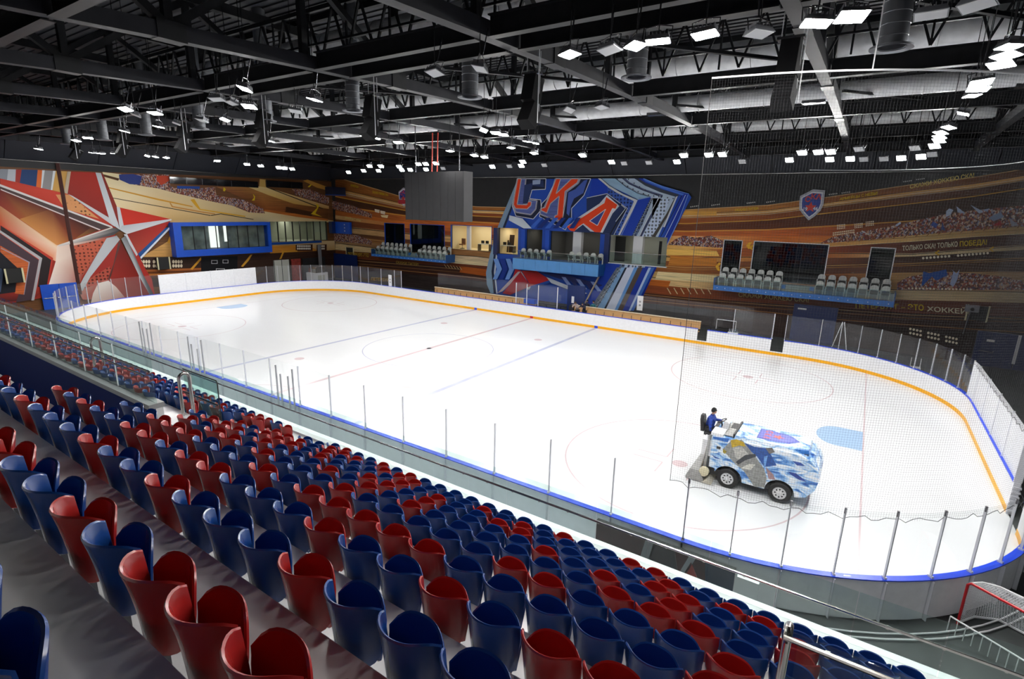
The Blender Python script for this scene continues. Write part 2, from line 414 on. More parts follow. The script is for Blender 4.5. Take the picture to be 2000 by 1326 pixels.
band = [['8a5226','9a5e2a','a5662c','a5662c','c08a42','a86c30','8a5428','7a4a24','6a4020','5a3820'],['c89858']*10,['8a4e22','8a4a20','8a4620','8a4620','94501f','8a4a20','6a3c1e','5a341c','50301c','40281a'],
['4a2c1c','4a2a1a','5a301a','6a381c','6a381c','5a2e18','4a281a','3e261a','3a241a','30201a'],['8a4a20','b8622a','c8682c','c46428','b05a28','c0622a','a85426','5a341e','4a2c1e','3a2620'],
['b06028','d0702c','c86428','e0904a','e8b070','c86a2c','d87830','a86a3c','704a34','503c30'],['c8a068','c87030','c06028','d08038','e0b060','c06a30','d89a50','d8b070','cba468','b0905c'],
['6a3c20','8a421e','a04a1e','a05020','b46a2c','94481e','843c1c','5a2c1a','4e281a','40241a'],['b89868','c89860','d0a060','c89050','d09a50','b06a30','b86a30','d8c094','ccb488','b09c78'],
['5a3820','6a3c20','7a4420','7a4420','8a4c22','70401f','6a381c','40281c','38241c','30201a'],['8a6438','7a4824','6a3818','7a4420','94561f','6a3818','5c3018','50301e','48301e','40281c'],
['9a7a54','9a6a40','a07040','c09858','d0a868','906038','8a5028','b08a58','b08c60','9c7c58'],['d0b888','d8bc8c','d8c098','d8c098','d4b078','b89060','a88458','c8b088','c4ac84','b09c78'],
['6a381a','6a341a','6a3218','7a3a1c','8a441e','6a341a','60301a','602e1a','5a2c1a','50281a'],['3a2218','3a2018','442418','442418','4a2a18','3a2018','38201a','341e18','301c18','2a1a18'],
['2a201e','302624','3a3434','444446','444446','40302a','342620','2e221e','2a1e1c','241a1a']]
pr = Print('far', CF)
for i in range(len(rows)-1):
    for j in range(len(cols)-1):
        ns = 4
        for k in range(ns):
            t0, t1 = k/ns, (k+1)/ns; lp = lambda A, t: A[j]+(A[j+1]-A[j])*t
            hx = lambda t: ''.join('%02x' % round(int(band[i][j][q:q+2], 16)*(1-t)+int(band[i][j+1][q:q+2], 16)*t) for q in (0, 2, 4))
            xs = [cols[j]+(cols[j+1]-cols[j])*t for t in (t0, t1)]
            pts = [(xs[0], lp(rows[i], t0)), (xs[1], lp(rows[i], t1)), (xs[1], lp(rows[i+1], t1)), (xs[0], lp(rows[i+1], t0))]
            fx_ = [pr.uv(xs[0], 470)[0]*.5, pr.uv(xs[1], 470)[0]*.5]
            c0, c1 = hx(t0), hx(t1)
            pr.poly(pts, [c0, c1, c1, c0], 'streak', flow=[(fx_[0], i*.8), (fx_[1], i*.8), (fx_[1], i*.8+.7), (fx_[0], i*.8+.7)], step=False)
def curve_line(ri, off, wd, col, a=0, z=9):
    for j in range(a, z):
        y0, y1 = rows[ri][j]+off, rows[ri][j+1]+off
        pr.poly([(cols[j], y0), (cols[j+1], y1), (cols[j+1], y1+wd), (cols[j], y0+wd)], col, step=(j == a))
for ri, off, wd, col in ((0, 0, 1.4, 'c8a070'), (1, -1, 1, '3a2418'), (2, -3, 1, 'd8c8b0'), (2, 1, 1, 'c8b090'), (3, 0, 1.6, 'd8a040'), (4, 1, 1.6, 'e0a848'), (8, 1, 1.4, '2a1a14'), (10, 2, 1.2, 'c89a58'), (10, 6, 1, 'b08040'), (12, 0, 1.2, '1c1412'), (14, 3, 1, 'b08858'), (14, 9, 1, '8a6038'), (15, -6, 1.2, 'a07040')):
    curve_line(ri, off, wd, col)
curve_line(7, -9, 1, '8a6030', 6); curve_line(7, -1, 1, 'f0dca8', 6)
for p, c in (([(1300,486),(1400,490),(1405,500),(1298,498)], 'f0c060'), ([(1285,530),(1400,538),(1400,552),(1280,545)], 'e0cc98'), ([(1262,545),(1310,549),(1305,562),(1258,556)], 'b86018'), ([(1310,500),(1400,505),(1400,520),(1305,518)], 'c07828'), ([(900,520),(958,527),(955,540),(898,532)], 'a85418'), ([(875,505),(958,512),(957,520),(875,513)], 'e0cca0'), ([(925,412),(1000,416),(1000,419),(925,415)], 'e8b870'), ([(1325,412),(1400,412),(1400,420),(1322,421)], 'd8a048')): pr.poly(p, c, 'streak')
CR = '7a4a38'
for p in ([(1600,476),(1625,463),(1700,449),(1760,438),(1800,428),(1860,415),(1930,408),(2010,400),(2010,440),(1900,450),(1780,460),(1700,468)],
          [(1752,552),(1775,540),(1800,536),(1850,532),(1900,534),(1960,540),(1995,548),(2010,566),(1752,566)],
          [(1305,478),(1318,468),(1335,460),(1360,464),(1390,460),(1412,470),(1412,484)],
          [(620,383),(650,392),(690,402),(727,418),(727,426),(690,417),(650,408),(620,400)],
          [(640,455),(665,453),(700,460),(727,470),(727,478),(690,474),(640,470)]): pr.poly(p, CR, 'crowd')
random.seed(3)
for p, c in (([(1800,560),(1803,530),(1815,533),(1848,526),(1850,538),(1828,548),(1820,540),(1812,548)], '1a4a9a'), ([(1855,555),(1862,530),(1858,526),(1868,534),(1874,526),(1870,545),(1862,560)], 'a8b4d8'),
             ([(1847,424),(1848,412),(1854,407),(1862,410),(1856,420)], 'b8c4dc'), ([(1870,415),(1868,403),(1886,417)], 'a8b4d0'), ([(1895,400),(1922,414),(1912,417)], 'aab6d2'), ([(1918,410),(1932,407),(1928,414)], '98a4c8'),
             ([(1930,425),(1955,414),(1960,424),(1940,432)], '8a96b4'), ([(1970,425),(1990,440),(1975,442)], 'a0a0b0'), ([(1938,440),(1955,430),(1955,442)], '9a2a2a'), ([(1818,440),(1822,432),(1832,438),(1828,446)], '3a4e98'), ([(1838,450),(1840,432),(1846,450)], '2a4080'),
             ([(1748,440),(1758,433),(1760,436),(1752,442)], 'b0bcd4'), ([(1700,460),(1682,452),(1684,450)], 'd0d0d0')): pr.poly(p, c)
# truss drawn under the upper crowd, chevrons, lamp rows
for k in range(16):
    x = 1655+k*22; y = 473-(x-1655)*.083; pr.poly([(x, y), (x+2.5, y), (x+12, y-9), (x+10, y-10)], '8a5a28', step=False)
def dots(x0, y0, n, dx, dy, r, col='f0e4cc'):
    pr.d += .0015
    for i in range(n):
        cx, cy = x0+dx*i, y0+dy*i; pr.poly([(cx+r*math.cos(a*.785), cy+r*.95*math.sin(a*.785)) for a in range(8)], col, step=False)
dots(1803, 504, 8, 7.2, -.55, 2.6); dots(1871, 499, 9, 7.2, -.6, 2.6)
dots(1775, 563, 8, 7, .1, 2.2); dots(1840, 564, 9, 7, .15, 2.2)
for gx in (1778, 1813, 1848):
    for ry in (0, 8): dots(gx, 642+(gx-1778)*.22+ry, 4, 6.6, 1.4, 2.6)
for gx, gy in ((1636, 440), (1670, 438), (1692, 434)):
    for ry in range(3): dots(gx, gy+ry*3.4, 5, 3.4, -.4, 1.3, 'fff0d0')
for ry in range(2): dots(1628, 455+ry*4, 12, 3.6, -.5, 1.5, 'fff0c8')
for gx, gy in ((1350,405),(1391,402),(1460,398),(1498,396),(1620,381),(1645,378),(1765,356),(1790,352)): dots(gx, gy-1, 5, 3.6, -.5, 1.3, 'b8b4b0')
for x, y in ((1825, 494), (1931, 487), (1463, 484)): pr.poly([(x, y), (x+8, y-6), (x+10, y-4), (x+4, y), (x+10, y+3), (x+8, y+5)], 'd8a818')
for p in ([(1470,484),(1462,486),(1458,480),(1462,474),(1470,472),(1465,480)], [(1405,512),(1398,520),(1402,528),(1408,530),(1404,520),(1409,514)]): pr.poly(p, 'e8b030')
for k in range(7):
    x = 1303+k*13; pr.poly([(x, 562), (x+2, 562), (x+9, 574), (x+7, 574)], 'd8c090', step=False)
for k in range(6):
    x = 868+k*6; y = 516+k*.9; pr.poly([(x, y), (x+1.2, y), (x+6, y+6.5), (x+4.8, y+6.5)], 'd8c090', step=False)
for k in range(2): pr.poly([(733+k*11, 408+k*3), (743+k*11, 410+k*3), (742+k*11, 416+k*3), (734+k*11, 414+k*3)], 'f8e8d0')
pr.poly([(745,420),(760,420),(758,426),(747,424)], 'ffe8b0')
YE, CRM = 'd8b818', 'e0d4b4'
pr.text('АРМЕЙЦЫ С НЕВЫ!', (1640,391.5), (1714,380), (6.5, 8), YE, sag=0)
pr.text('СКАЖИ ХОККЕЮ СКА!', (1777,368.5), (1902,346), (8, 9), 'd8c060')
pr.text('СКАЖИ ПИТЕР!', (1436,412.5), (1482,409.5), (4.5, 5.2), YE)
pr.text('ТОЛЬКО СКА! ТОЛЬКО', (1762,489), (1870,481), (9, 10), CRM); pr.text('ПОБЕДА!', (1874,481), (1927,477), (10, 10.5), YE)
pr.text('ЭТО', (1773,604), (1804,606), (11, 11.5), YE); pr.text('ХОККЕЙ!', (1810,607), (1893,613), (12, 13), CRM)
pr.text('ПЕТЕРБУРГ –', (1671,601), (1768,604), (10, 11), 'c8a830')
pr.text('СКАЖИ ХОККЕЮ СКА!', (1443,579), (1580,590), (9, 10), 'b8a060')
pr.text('АРМЕЙЦЫ С НЕВЫ', (675,427), (706,433), (6, 5.6), 'e0d080'); pr.text('СКАЖИ ХОККЕЮ СКА', (729,377), (760,383), (5, 4.6), YE); pr.text('АРМЕЙЦЫ', (686,364), (702,367), (6, 5.6), 'b89818')
pr.text('ПЕТЕРБУРГ-ЭТО', (681,499.5), (722,502), (7, 7.4), 'b89830'); pr.text('СКАЖИ ПИТЕР!', (775,514), (819,519), (5, 5.4), 'b89840')
pr.text('ПЕТЕРБУРГ', (727,547), (765,550), (6, 6), 'a08028')
mur = pr.build('stadium_mural', None); tag(mur, 'brown and gold printed mural of a packed stadium along the long black wall', 'mural')
# ---- far wall: giant tilted shield with the letters СКА
ps = Print('far', CF, .12)
c6 = lambda l: [(920+x/4, 320+y/4) for x, y in l]
c3 = lambda l: [(920+x/8.2875, 330+y/8.2875) for x, y in l]
c4 = lambda l: [(1140+x/8.2875, 330+y/8.2875) for x, y in l]
ps.poly(c6([(370,118),(1335,118),(1530,180),(1705,235),(1725,262),(1530,640),(1380,900),(1235,1150),(1000,1125),(600,1075),(170,1012),(128,940),(122,850),(150,720),(215,490),(290,310)]), '2450b4')
ps.poly(c6([(370,118),(392,118),(330,320),(255,490),(190,690),(170,820),(182,1010),(158,1010),(128,940),(122,850),(150,720),(215,490),(290,310)]), '88a8c4')
ps.poly(c6([(330,300),(345,300),(270,500),(200,700),(182,840),(200,1012),(182,1012),(165,840),(185,690),(255,490)]), '23304c')
ps.poly(c6([(200,700),(210,720),(196,850),(212,1012),(203,1012),(184,850)]), 'd8e4f0')
# bands on the right, top to bottom
ps.poly(c4([(900,155),(980,155),(1300,290),(1715,405),(1690,440),(1350,1250),(900,2200),(820,2190),(1250,1250),(1580,440),(1280,320),(1000,215)]), '1c3aa8')
ps.poly(c4([(960,160),(1000,165),(1320,300),(1640,405),(1600,430),(1290,320),(1010,205)]), '4a78d8')
ps.poly(c4([(840,155),(900,155),(1010,225),(1290,335),(1550,415),(1520,470),(1130,1250),(760,2180),(700,2170),(1050,1250),(1440,470),(1240,380),(1000,280)]), '38404e')
ps.poly(c4([(530,155),(830,155),(1000,270),(1240,375),(1490,450),(1300,900),(950,1700),(760,2170),(440,2130),(700,1500),(900,1000),(1100,480),(900,400),(700,290)]), 'b8cce0')
ps.poly(c4([(640,155),(690,155),(760,220),(1000,330),(1290,420),(1270,460),(980,350),(740,240)]), '5a648a')
ps.poly(c4([(1270,430),(1290,430),(1100,800),(930,1130),(700,1700),(560,2140),(520,2140),(680,1680),(900,1100),(1080,760)]), '3a4468')
ps.poly(c4([(1130,470),(1400,490),(1300,760),(1140,1110),(900,1700),(760,2160),(570,2140),(720,1690),(950,1090),(1110,800),(1270,470)]), 'c4d4ec', 'hex')
ps.poly(c4([(1490,450),(1530,440),(1400,700),(1180,1080),(900,1680),(780,2170),(740,2170),(880,1670),(1120,1080),(1350,720)]), '4a4644')
ps.poly(c4([(1500,450),(1530,440),(1320,940),(1290,940)]), 'd4dce4')
ps.poly(c4([(250,155),(540,155),(700,300),(900,400),(1100,450),(890,500),(700,400),(480,300)]), '9cc0dc')
ps.poly(c4([(240,155),(300,155),(420,270),(640,400),(885,500),(860,560),(590,1080),(560,1080),(820,530),(600,420),(390,290)]), 'd8dce0')
ps.poly(c4([(890,500),(1100,450),(960,760),(790,1080),(560,1600),(440,2120),(160,2080),(330,1600),(620,1080)]), '1c42b0')
ps.poly(c4([(1090,480),(1130,470),(960,900),(860,1090),(640,1640),(520,2140),(440,2130),(560,1650),(790,1080)]), '5a6a8a', 'hex')
ps.poly(c4([(150,155),(240,155),(400,290),(390,460),(210,610),(90,470)]), '1a40b4')
ps.poly(c4([(390,310),(820,520),(790,600),(560,1060),(440,1060),(700,610),(420,420)]), '3a5cb0', 'hex')
# letters: dark outline, white edge, red face
def stroke(pts, wd, col, close=True):
    """printed line along a chain of photo points"""
    n = len(pts); ps.d += .0015
    for i in range(n if close else n-1):
        (ax, ay), (bx, by) = pts[i], pts[(i+1) % n]; l = math.hypot(bx-ax, by-ay) or 1; nx, ny = -(by-ay)/l*wd/2, (bx-ax)/l*wd/2
        ps.poly([(ax+nx, ay+ny), (bx+nx, by+ny), (bx-nx, by-ny), (ax-nx, ay-ny)], col, step=False)
def letter(fn, out, edge, face):
    ps.poly(fn(out), '1c2440'); stroke(fn(out), 1.3, 'e0e4ec'); ps.poly(fn(edge), '5a68a8', 'streak'); stroke(fn(edge), 2.2, 'd8d8e4'); stroke(fn(edge), .7, '1c2030')
    ps.poly(fn(face), 'f0481e'); stroke(fn(face), 1.5, 'f0ece8'); stroke(fn(face), .5, '2a2440')
letter(c3, [(760,158),(1225,158),(1215,330),(1000,340),(960,480),(1140,500),(1150,660),(1020,810),(740,760),(680,600),(700,480)],
       [(765,158),(900,158),(860,560),(930,570),(945,500),(1080,510),(1060,650),(980,740),(740,700),(690,600),(705,470)],
       [(770,160),(828,160),(760,575),(915,580),(935,530),(990,530),(985,590),(920,650),(735,640),(700,580),(712,470)])
ps.poly(c3([(880,260),(960,240),(1180,180),(1195,300),(1010,270),(930,560),(850,560)]), '2c3c68'); ps.poly(c3([(1010,185),(1140,170),(1130,245),(1010,255)]), 'a8b8d8')
letter(c3, [(1400,158),(1950,158),(1840,430),(1640,640),(1640,780),(1540,985),(1120,770),(1160,560),(1240,480)],
       [(1380,158),(1780,158),(1750,230),(1560,370),(1540,520),(1500,760),(1470,870),(1130,730),(1140,650),(1200,620),(1330,330)],
       [(1390,160),(1465,160),(1390,400),(1640,160),(1755,160),(1730,225),(1535,365),(1500,780),(1470,845),(1360,800),(1375,750),(1410,745),(1440,440),(1300,560),(1260,660),(1240,715),(1145,670),(1160,635),(1210,625),(1320,350)])
ps.poly(c3([(1590,380),(1700,330),(1840,190),(1900,170),(1830,390),(1680,480),(1630,600),(1600,760),(1560,720),(1570,560)]), '4a64b8')
ps.poly(c4([(60,470),(390,400),(720,640),(500,1070),(-180,1010),(-230,920),(60,720)]), '24345c')
ps.poly(c4([(270,560),(390,420),(590,600),(480,720),(320,1030),(120,1010),(0,900),(-120,990),(-240,930),(-100,800)]), 'd8dce8')
ps.poly(c4([(380,450),(565,580),(530,650),(480,640),(290,1025),(190,1020),(10,880),(-70,935),(-140,1010),(-200,1000),(-260,930),(-30,790),(350,545)]), 'f0481e')
ps.poly(c4([(370,650),(235,915),(110,840)]), '3a4a98')
stroke(c4([(380,450),(565,580),(530,650),(480,640),(290,1025)]), 1.4, 'f0ece8', False); stroke(c4([(350,545),(-30,790),(-260,930)]), 1.4, 'f0ece8', False); stroke(c4([(370,650),(235,915),(110,840)]), 1.2, 'f0ece8')
stroke(c4([(60,470),(390,400),(720,640),(500,1070)]), 1.2, 'c8d0e0', False); stroke(c4([(600,560),(700,650),(540,880),(440,1060)]), 2.0, '10141c', False); stroke(c4([(620,580),(690,640),(530,850)]), 1.0, 'd8e0e8', False)
# rails of the shield rim, rivets and chains
for a, c in (([(300,155),(430,270),(650,400),(885,500)], '2a3450'), ([(530,155),(700,290),(900,400),(1100,450)], '2a3450'), ([(640,155),(740,240),(980,350),(1270,450)], '2a3450'), ([(980,155),(1300,290),(1715,405)], '7aa8f0'), ([(1700,420),(1560,800),(1350,1250)], '8ab0e8'), ([(1660,420),(1480,800),(1290,1180)], 'c8dcf4'), ([(1600,430),(1400,820),(1240,1130)], '101420'), ([(1250,430),(1050,800),(920,1080)], 'e8ecf4'), ([(870,520),(590,1080)], 'f4f0ec'), ([(1100,450),(890,500),(620,1080)], '8aa8e0')): stroke(c4(a), 1.1, c, False)
for a, b_, n in (((560,170),(1230,450),9), ((740,170),(1460,480),9)):
    for k in range(n):
        t = k/(n-1); x, y = a[0]+(b_[0]-a[0])*t, a[1]+(b_[1]-a[1])*t+60*math.sin(math.pi*t); ps.poly(c4([(x+10*math.cos(q*.785), y+12*math.sin(q*.785)) for q in range(8)]), '404858', step=(k == 0))
for k in range(16):
    x, y = 1110-k*19, 480+k*39; stroke(c4([(x-18,y),(x+14,y+22)]), 1.2, '141820', False); stroke(c4([(x+14,y),(x-18,y+26)]), .8, 'c8d0dc', False)
for k in range(20):
    x, y = 690-k*11, 500+k*23; stroke(c3([(x-16,y),(x+10,y+16)]), 1.0, 'a8b0bc', False)
# rails continuing under the suite
for (a, b_, c, d), col, kind in (((1187,1207,1138,1166), '1c42b4', 'flat'), ((1207,1216,1152,1166), '6a7484', 'hex'), ((1216,1223,1166,1180), '8ab4e0', 'flat'), ((1223,1227,1180,1184), '202838', 'flat'), ((1227,1241,1184,1202), 'd0d8ec', 'hex'), ((1241,1248,1202,1208), '6aa0e0', 'flat'), ((1248,1258,1208,1218), '5a4c44', 'flat'), ((1258,1269,1218,1230), '1c3aa4', 'flat'), ((1269,1274,1230,1234), 'b8d0f0', 'flat'), ((1274,1281,1234,1240), '3a6ac0', 'flat')):
    ps.poly([(a, 522), (b_, 522), (d, 606), (c, 606)], col, kind)
for k in range(8):
    t = k/8; x, y = 1211-t*50, 524+t*80; stroke([(x-4,y),(x+3,y+7)], .9, '10141c', False); stroke([(x+3,y),(x-4,y+7)], .7, 'd8e0e8', False)
# lower chevrons, star and stripes
for k in range(6): ps.poly(c3([(960+k*130,960),(1040+k*130,960),(1200+k*120,790),(1130+k*120,790)]), ['3a6ad0','16307c'][k % 2])
ps.poly(c3([(650,750),(860,800),(1010,960),(880,960),(640,830)]), 'dce8f4')
for k in range(4): ps.poly([(967+k*12,505),(976+k*12,505),(984+k*12,525),(974+k*12,545),(966+k*12,545),(974+k*12,525)], ['7aa8f0','1c3c9c'][k % 2])
for p, c in (([(1005,541),(1010,525),(1022,528),(1014,534)], 'c02028'), ([(1022,528),(1050,528),(1078,546),(1040,558)], 'c0282c'), ([(1022,530),(1010,545),(985,568),(975,572),(1015,530)], 'c8b8c0'), ([(1018,532),(1022,530),(1040,560),(1036,566)], 'd0d4dc'),
             ([(1020,530),(1040,558),(1000,575),(985,572)], 'b02c38'), ([(1078,546),(1082,550),(1040,564),(1040,558)], '2450a8'), ([(1070,540),(1090,548),(1150,572),(1140,575),(1080,552)], 'c8d0dc'), ([(1060,532),(1110,536),(1180,556),(1170,560),(1100,545)], '27306a')): ps.poly(p, c)
for k in range(5): ps.poly([(1100+k*14,540+k*2.2),(1108+k*14,541+k*2.2),(1122+k*14,560+k*2),(1114+k*14,560+k*2)], ['8aa0d8','242c60'][k % 2])
shield = ps.build('shield_mural', None); tag(shield, 'giant tilted blue and silver shield mural with red letters СКА', 'mural')
bm_ = MB().bar((at(1170,540,y=YF-.4).x, YF-.4, at(1170,540,y=YF-.4).z), (at(1143,592,y=YF-.4).x, YF-.4, at(1143,592,y=YF-.4).z), .18, .12).build('leaning_post', mat('pale_beam', 'c8b8a0', .6)); tag(bm_, 'pale slanted post rising from the bench to the middle balcony', 'post')
# small printed crests standing proud of the wall
def crest(px, py, sc_, name, label, mirror=False):
    o = thing(name, label, 'crest', at(px, py, y=YF-.1))
    out = [(-1,.55),(0,.98),(.95,.92),(1.0,.1),(.85,-.35),(.45,-.72),(0,-1),(-.5,-.65),(-.9,-.3),(-.98,.1)]
    f = lambda k: (lambda u, v, h: (u*k*sc_*.82, h, v*k*sc_*1.15))
    MB().prism(out, f(1.0), -.02, -.10).build('frame', mat('silver_crest_rim', (.42, .44, .5), .4, .3), o)
    MB().prism(out, f(.86), -.10, -.115).build('rim', mat('white_crest_edge', (.75, .76, .8), .5), o)
    MB().prism(out, f(.76), -.115, -.13).build('field', mat('crest_blue', '1c3a90', .5), o)
    st = []
    for i in range(10): r = (.42 if i % 2 == 0 else .18)*sc_; a = math.pi/2+i*math.pi/5; st.append((r*math.cos(a), r*math.sin(a)-.18*sc_))
    MB().prism(st, lambda u, v, h: (u, h, v), -.13, -.14).build('star', mat('crest_star_red', 'd04030', .5), o)
    for tx, x, z, s in (('С', -.55, .22, .42), ('К', -.1, .42, .42), ('А', .33, .40, .42), ('19', -.62, -.42, .26), ('46', .22, -.38, .26)):
        cu = bpy.data.curves.new('l', 'FONT'); cu.body = tx; cu.size = s*sc_*1.25; cu.extrude = .004; cu.offset = .012*sc_; cu.resolution_u = 2
        t = bpy.data.objects.new('lettering', cu); C.objects.link(t); dg = bpy.context.evaluated_depsgraph_get(); me = bpy.data.meshes.new_from_object(t.evaluated_get(dg)); bpy.data.objects.remove(t)
        me.materials.clear(); me.materials.append(MAT['crest_star_red'] if s > .3 else MAT['white_crest_edge'])
        link('lettering', me, o, (x*.82*sc_, -.136, z*1.0*sc_), (math.pi/2, 0, 0))
    return o
crest(1584, 400, 1.0, 'crest_emblem', 'small blue shield crest with red star above the balcony with two blocks of seven')
o = crest(789, 385, .95, 'crest_emblem', 'blue crest with red ribbon partly behind the hanging grey screen')
MB().prism([(-1.0,-.55),(-.75,-.3),(.9,-.3),(.9,-.75),(-.75,-.8)], lambda u, v, h: (u*.9, h, v), -.14, -.17).build('ribbon', mat('ribbon_red', 'b02838', .5), o)

# ---- end wall: red star, cream stadium stripes
pl = Print('left', CL)
k4 = lambda l: [(x/4, 320+y/4) for x, y in l]
kz = lambda l: [(200+x/4.5454, 320+y/4.5454) for x, y in l]
pl.poly([(-60,322),(205,336),(400,343),(560,350),(660,355),(660,600),(300,640),(-60,700)], '6a4426', 'streak')
pl.poly([(200,336),(235,340),(300,358),(400,383),(520,412),(660,432),(660,436),(640,434),(480,440),(335,440),(330,430),(220,405)], ['f0e0b4','f0e0b4','f0dcb0','e8d4a4','e0c894','d8b878','d0b070','d8c490','f0e0b8','e8cc90','d8b070','f0dcb0'])
pl.poly(kz([(0,90),(150,130),(140,150),(0,110)]), '5a3a1c')
pl.poly(kz([(50,205),(500,310),(800,375),(800,385),(490,322),(50,215)]), 'd89a30'); pl.poly(kz([(80,298),(960,455),(960,462),(80,304)]), '3a2a18'); pl.poly(kz([(960,455),(1050,440),(1340,490),(1340,496),(1050,447),(965,462)]), '3a2a18')
pl.poly(kz([(600,340),(625,375),(900,425),(1000,440),(1000,448),(900,436),(615,384),(595,345)]), 'c88a40'); pl.poly(kz([(780,318),(815,312),(870,400),(1270,462),(1265,472),(860,408),(830,380)]), 'e0a828')
pl.poly(kz([(1010,205),(1370,205),(2000,400),(2000,500),(1620,440),(1440,410),(1300,330),(1100,240)]), ['a06838','b07a40','6a4020','5a361c','a05a28','8a4c22','6a3c1c','8a5430'], 'streak')
pl.poly(kz([(1290,205),(1430,200),(2010,375),(2010,400),(1700,355),(1480,280)]), ['f0d898','f0d898','d8b070','c89a58','d8a850','e8c070']); pl.poly(kz([(1430,200),(1440,196),(1960,395),(1955,402)]), '3a2a18')
pl.poly(kz([(1630,380),(1880,430),(1850,470),(1620,440)]), '4a2c18'); pl.poly(kz([(1440,405),(1700,440),(2000,490),(2000,505),(1720,470),(1430,420)]), 'b86828', 'streak')
for p in ([(1895,350),(1925,370),(1890,440),(1950,470),(1850,445),(1905,390)], [(1335,265),(1345,300),(1325,325),(1350,325),(1355,290)], [(1075,205),(1095,225),(1085,245),(1070,240)], [(1850,180),(1820,205),(1835,208),(1860,185)]): pl.poly(kz(p), 'e0c020')
pl.poly(kz([(1780,150),(1820,140),(2010,210),(2010,240),(1900,210)]), 'c8903c'); pl.poly(kz([(1395,135),(1450,140),(1455,210),(1390,200)]), 'd8b060')
for p in ([(145,95),(590,95),(600,200),(650,215),(880,215),(1000,205),(1010,280),(1250,320),(1430,400),(1440,440),(1300,430),(1150,370),(900,320),(650,260),(500,220),(250,180),(150,140)], [(1680,225),(1850,225),(2010,300),(2010,360),(1850,320),(1720,280)]): pl.poly(kz(p), '8a5a48', 'crowd')
pl.poly(kz([(145,95),(270,90),(350,110),(330,185),(240,180),(150,140)]), '2c3c80'); pl.poly(kz([(480,105),(590,105),(590,150),(520,190),(480,150)]), 'c8482c'); pl.poly(kz([(660,195),(865,200),(860,222),(665,220)]), '1c4aa0')
pl.poly([(270,505),(330,470),(340,470),(660,470),(660,476),(520,490),(340,505),(330,505)], ['c89858','c89858','c8a060','e0c890','d8b878','c88a40','c09050','b88848'], 'streak')
pl.poly([(527,476),(660,470),(660,488),(640,500),(527,508)], ['e0c088','e8d0a0','d0a868','b87a30','c07820']); pl.poly([(527,480),(600,478),(640,500),(527,508)], 'c8842c', 'streak')
for gx, n in ((581, 8), (622, 4)):
    pl.poly([(gx-4, 478), (gx+n*3.4+2, 477), (gx+n*3.4+2, 490), (gx-4, 491)], '4a2a18')
    for r_ in (0, 1):
        for i in range(n):
            cx, cy = gx+i*3.4, 480.5+r_*5; pl.poly([(cx+1.6*math.cos(a*.9), cy+2.1*math.sin(a*.9)) for a in range(7)], 'f0e8d8', step=(i == 0))
pl.poly([(655,488),(330,505),(270,505),(275,560),(660,560)], '3a241a', 'streak')
pl.poly([(268,502),(660,498),(660,560),(285,560)], '38241c', 'streak')
for gx in (275, 300, 338):
    for r_ in (0, 1):
        for i in range(4):
            cx, cy = gx+i*5.2, 511+r_*8; pl.poly([(cx+2.5*math.cos(a*.9), cy+3.6*math.sin(a*.9)) for a in range(7)], 'e8d8bc', step=(i == 0))
for k, c in enumerate(('a8602c', '6a3818', 'b87030', '5a3016')): pl.poly([(275, 527+k*4), (395, 523+k*4), (395, 527+k*4), (275, 531+k*4)], c)
for p in ([(391,503),(382,513),(371,525),(375,527),(388,512),(396,503)], [(488,498),(480,508),(470,520),(474,521),(485,509),(492,497)], [(548,488),(555,490),(549,505),(545,506),(551,492)], [(553,490),(580,489),(580,491),(555,492)], [(330,462),(336,458),(338,464),(330,475),(326,474)]): pl.poly(p, 'd89c30')
pl.poly([(392,503),(463,500),(463,530),(392,530)], '0c0d12')
for x0, x1, y0, y1 in ((412,424,508,515), (434,445,507,514), (421,438,524,530)):
    pl.poly([(x0,y0),(x1,y0),(x1,y0+1),(x0,y0+1)], 'c8c8cc'); pl.poly([(x0,y1-1),(x1,y1-1),(x1,y1),(x0,y1)], 'c8c8cc'); pl.poly([(x0,y0),(x0+1,y0),(x0+1,y1),(x0,y1)], 'c8c8cc'); pl.poly([(x1-1,y0),(x1,y0),(x1,y1),(x1-1,y1)], 'c8c8cc')
end_m = pl.build('stripe_mural', None); tag(end_m, 'cream and brown striped stadium mural behind the blue glazed box', 'mural')
pt = Print('left', CL, .13)
for p, c in (([(-260,40),(0,40),(540,60),(520,235),(0,120),(-260,60)], 'a8782c'), ([(0,40),(60,42),(50,130),(-40,110)], '8a8f98'), ([(60,42),(135,44),(120,140),(50,130)], 'b8bcc4'), ([(120,44),(165,45),(150,150),(115,140)], 'a03028'), ([(165,45),(295,48),(280,180),(150,150)], '1c3c6c'), ([(290,48),(335,50),(320,190),(278,180)], 'd86828'), ([(335,50),(430,55),(400,205),(320,190)], '8c8a8c'), ([(325,50),(345,50),(325,190),(315,190)], 'd8dce0'), ([(410,55),(430,55),(405,205),(392,203)], 'd8dce0'), ([(430,55),(545,60),(525,235),(405,205)], 'c89a50'),
             ([(-260,60),(0,115),(520,235),(860,465),(900,500),(840,1000),(600,1000),(0,1100),(-260,1100)], '9c2c1e')): pt.poly(k4(p), c)
pt.poly(k4([(0,115),(520,235),(860,470),(820,470),(0,160)]), ['b83424','c84030','b03828','b03828','c03824'])
pt.poly(k4([(430,240),(540,240),(770,430),(500,350)]), 'c88a58', 'hex')
pt.poly(k4([(-260,110),(0,200),(780,515),(440,635),(150,430),(0,330),(-260,180)]), ['7a241a','6a241c','40201c','c08038','a04a28','8a3020','8a3020'])
pt.poly(k4([(150,430),(400,350),(700,500),(560,600),(440,635)]), ['c08040','5a2018','3a1c18','8a4020','d89050'])
pt.poly(k4([(-260,180),(0,330),(440,635),(450,660),(430,760),(390,740),(0,480),(-260,310)]), ['b07048','b88058','f0c090','f8dcc0','f0b898','e88050','c84a28','c84a28'])
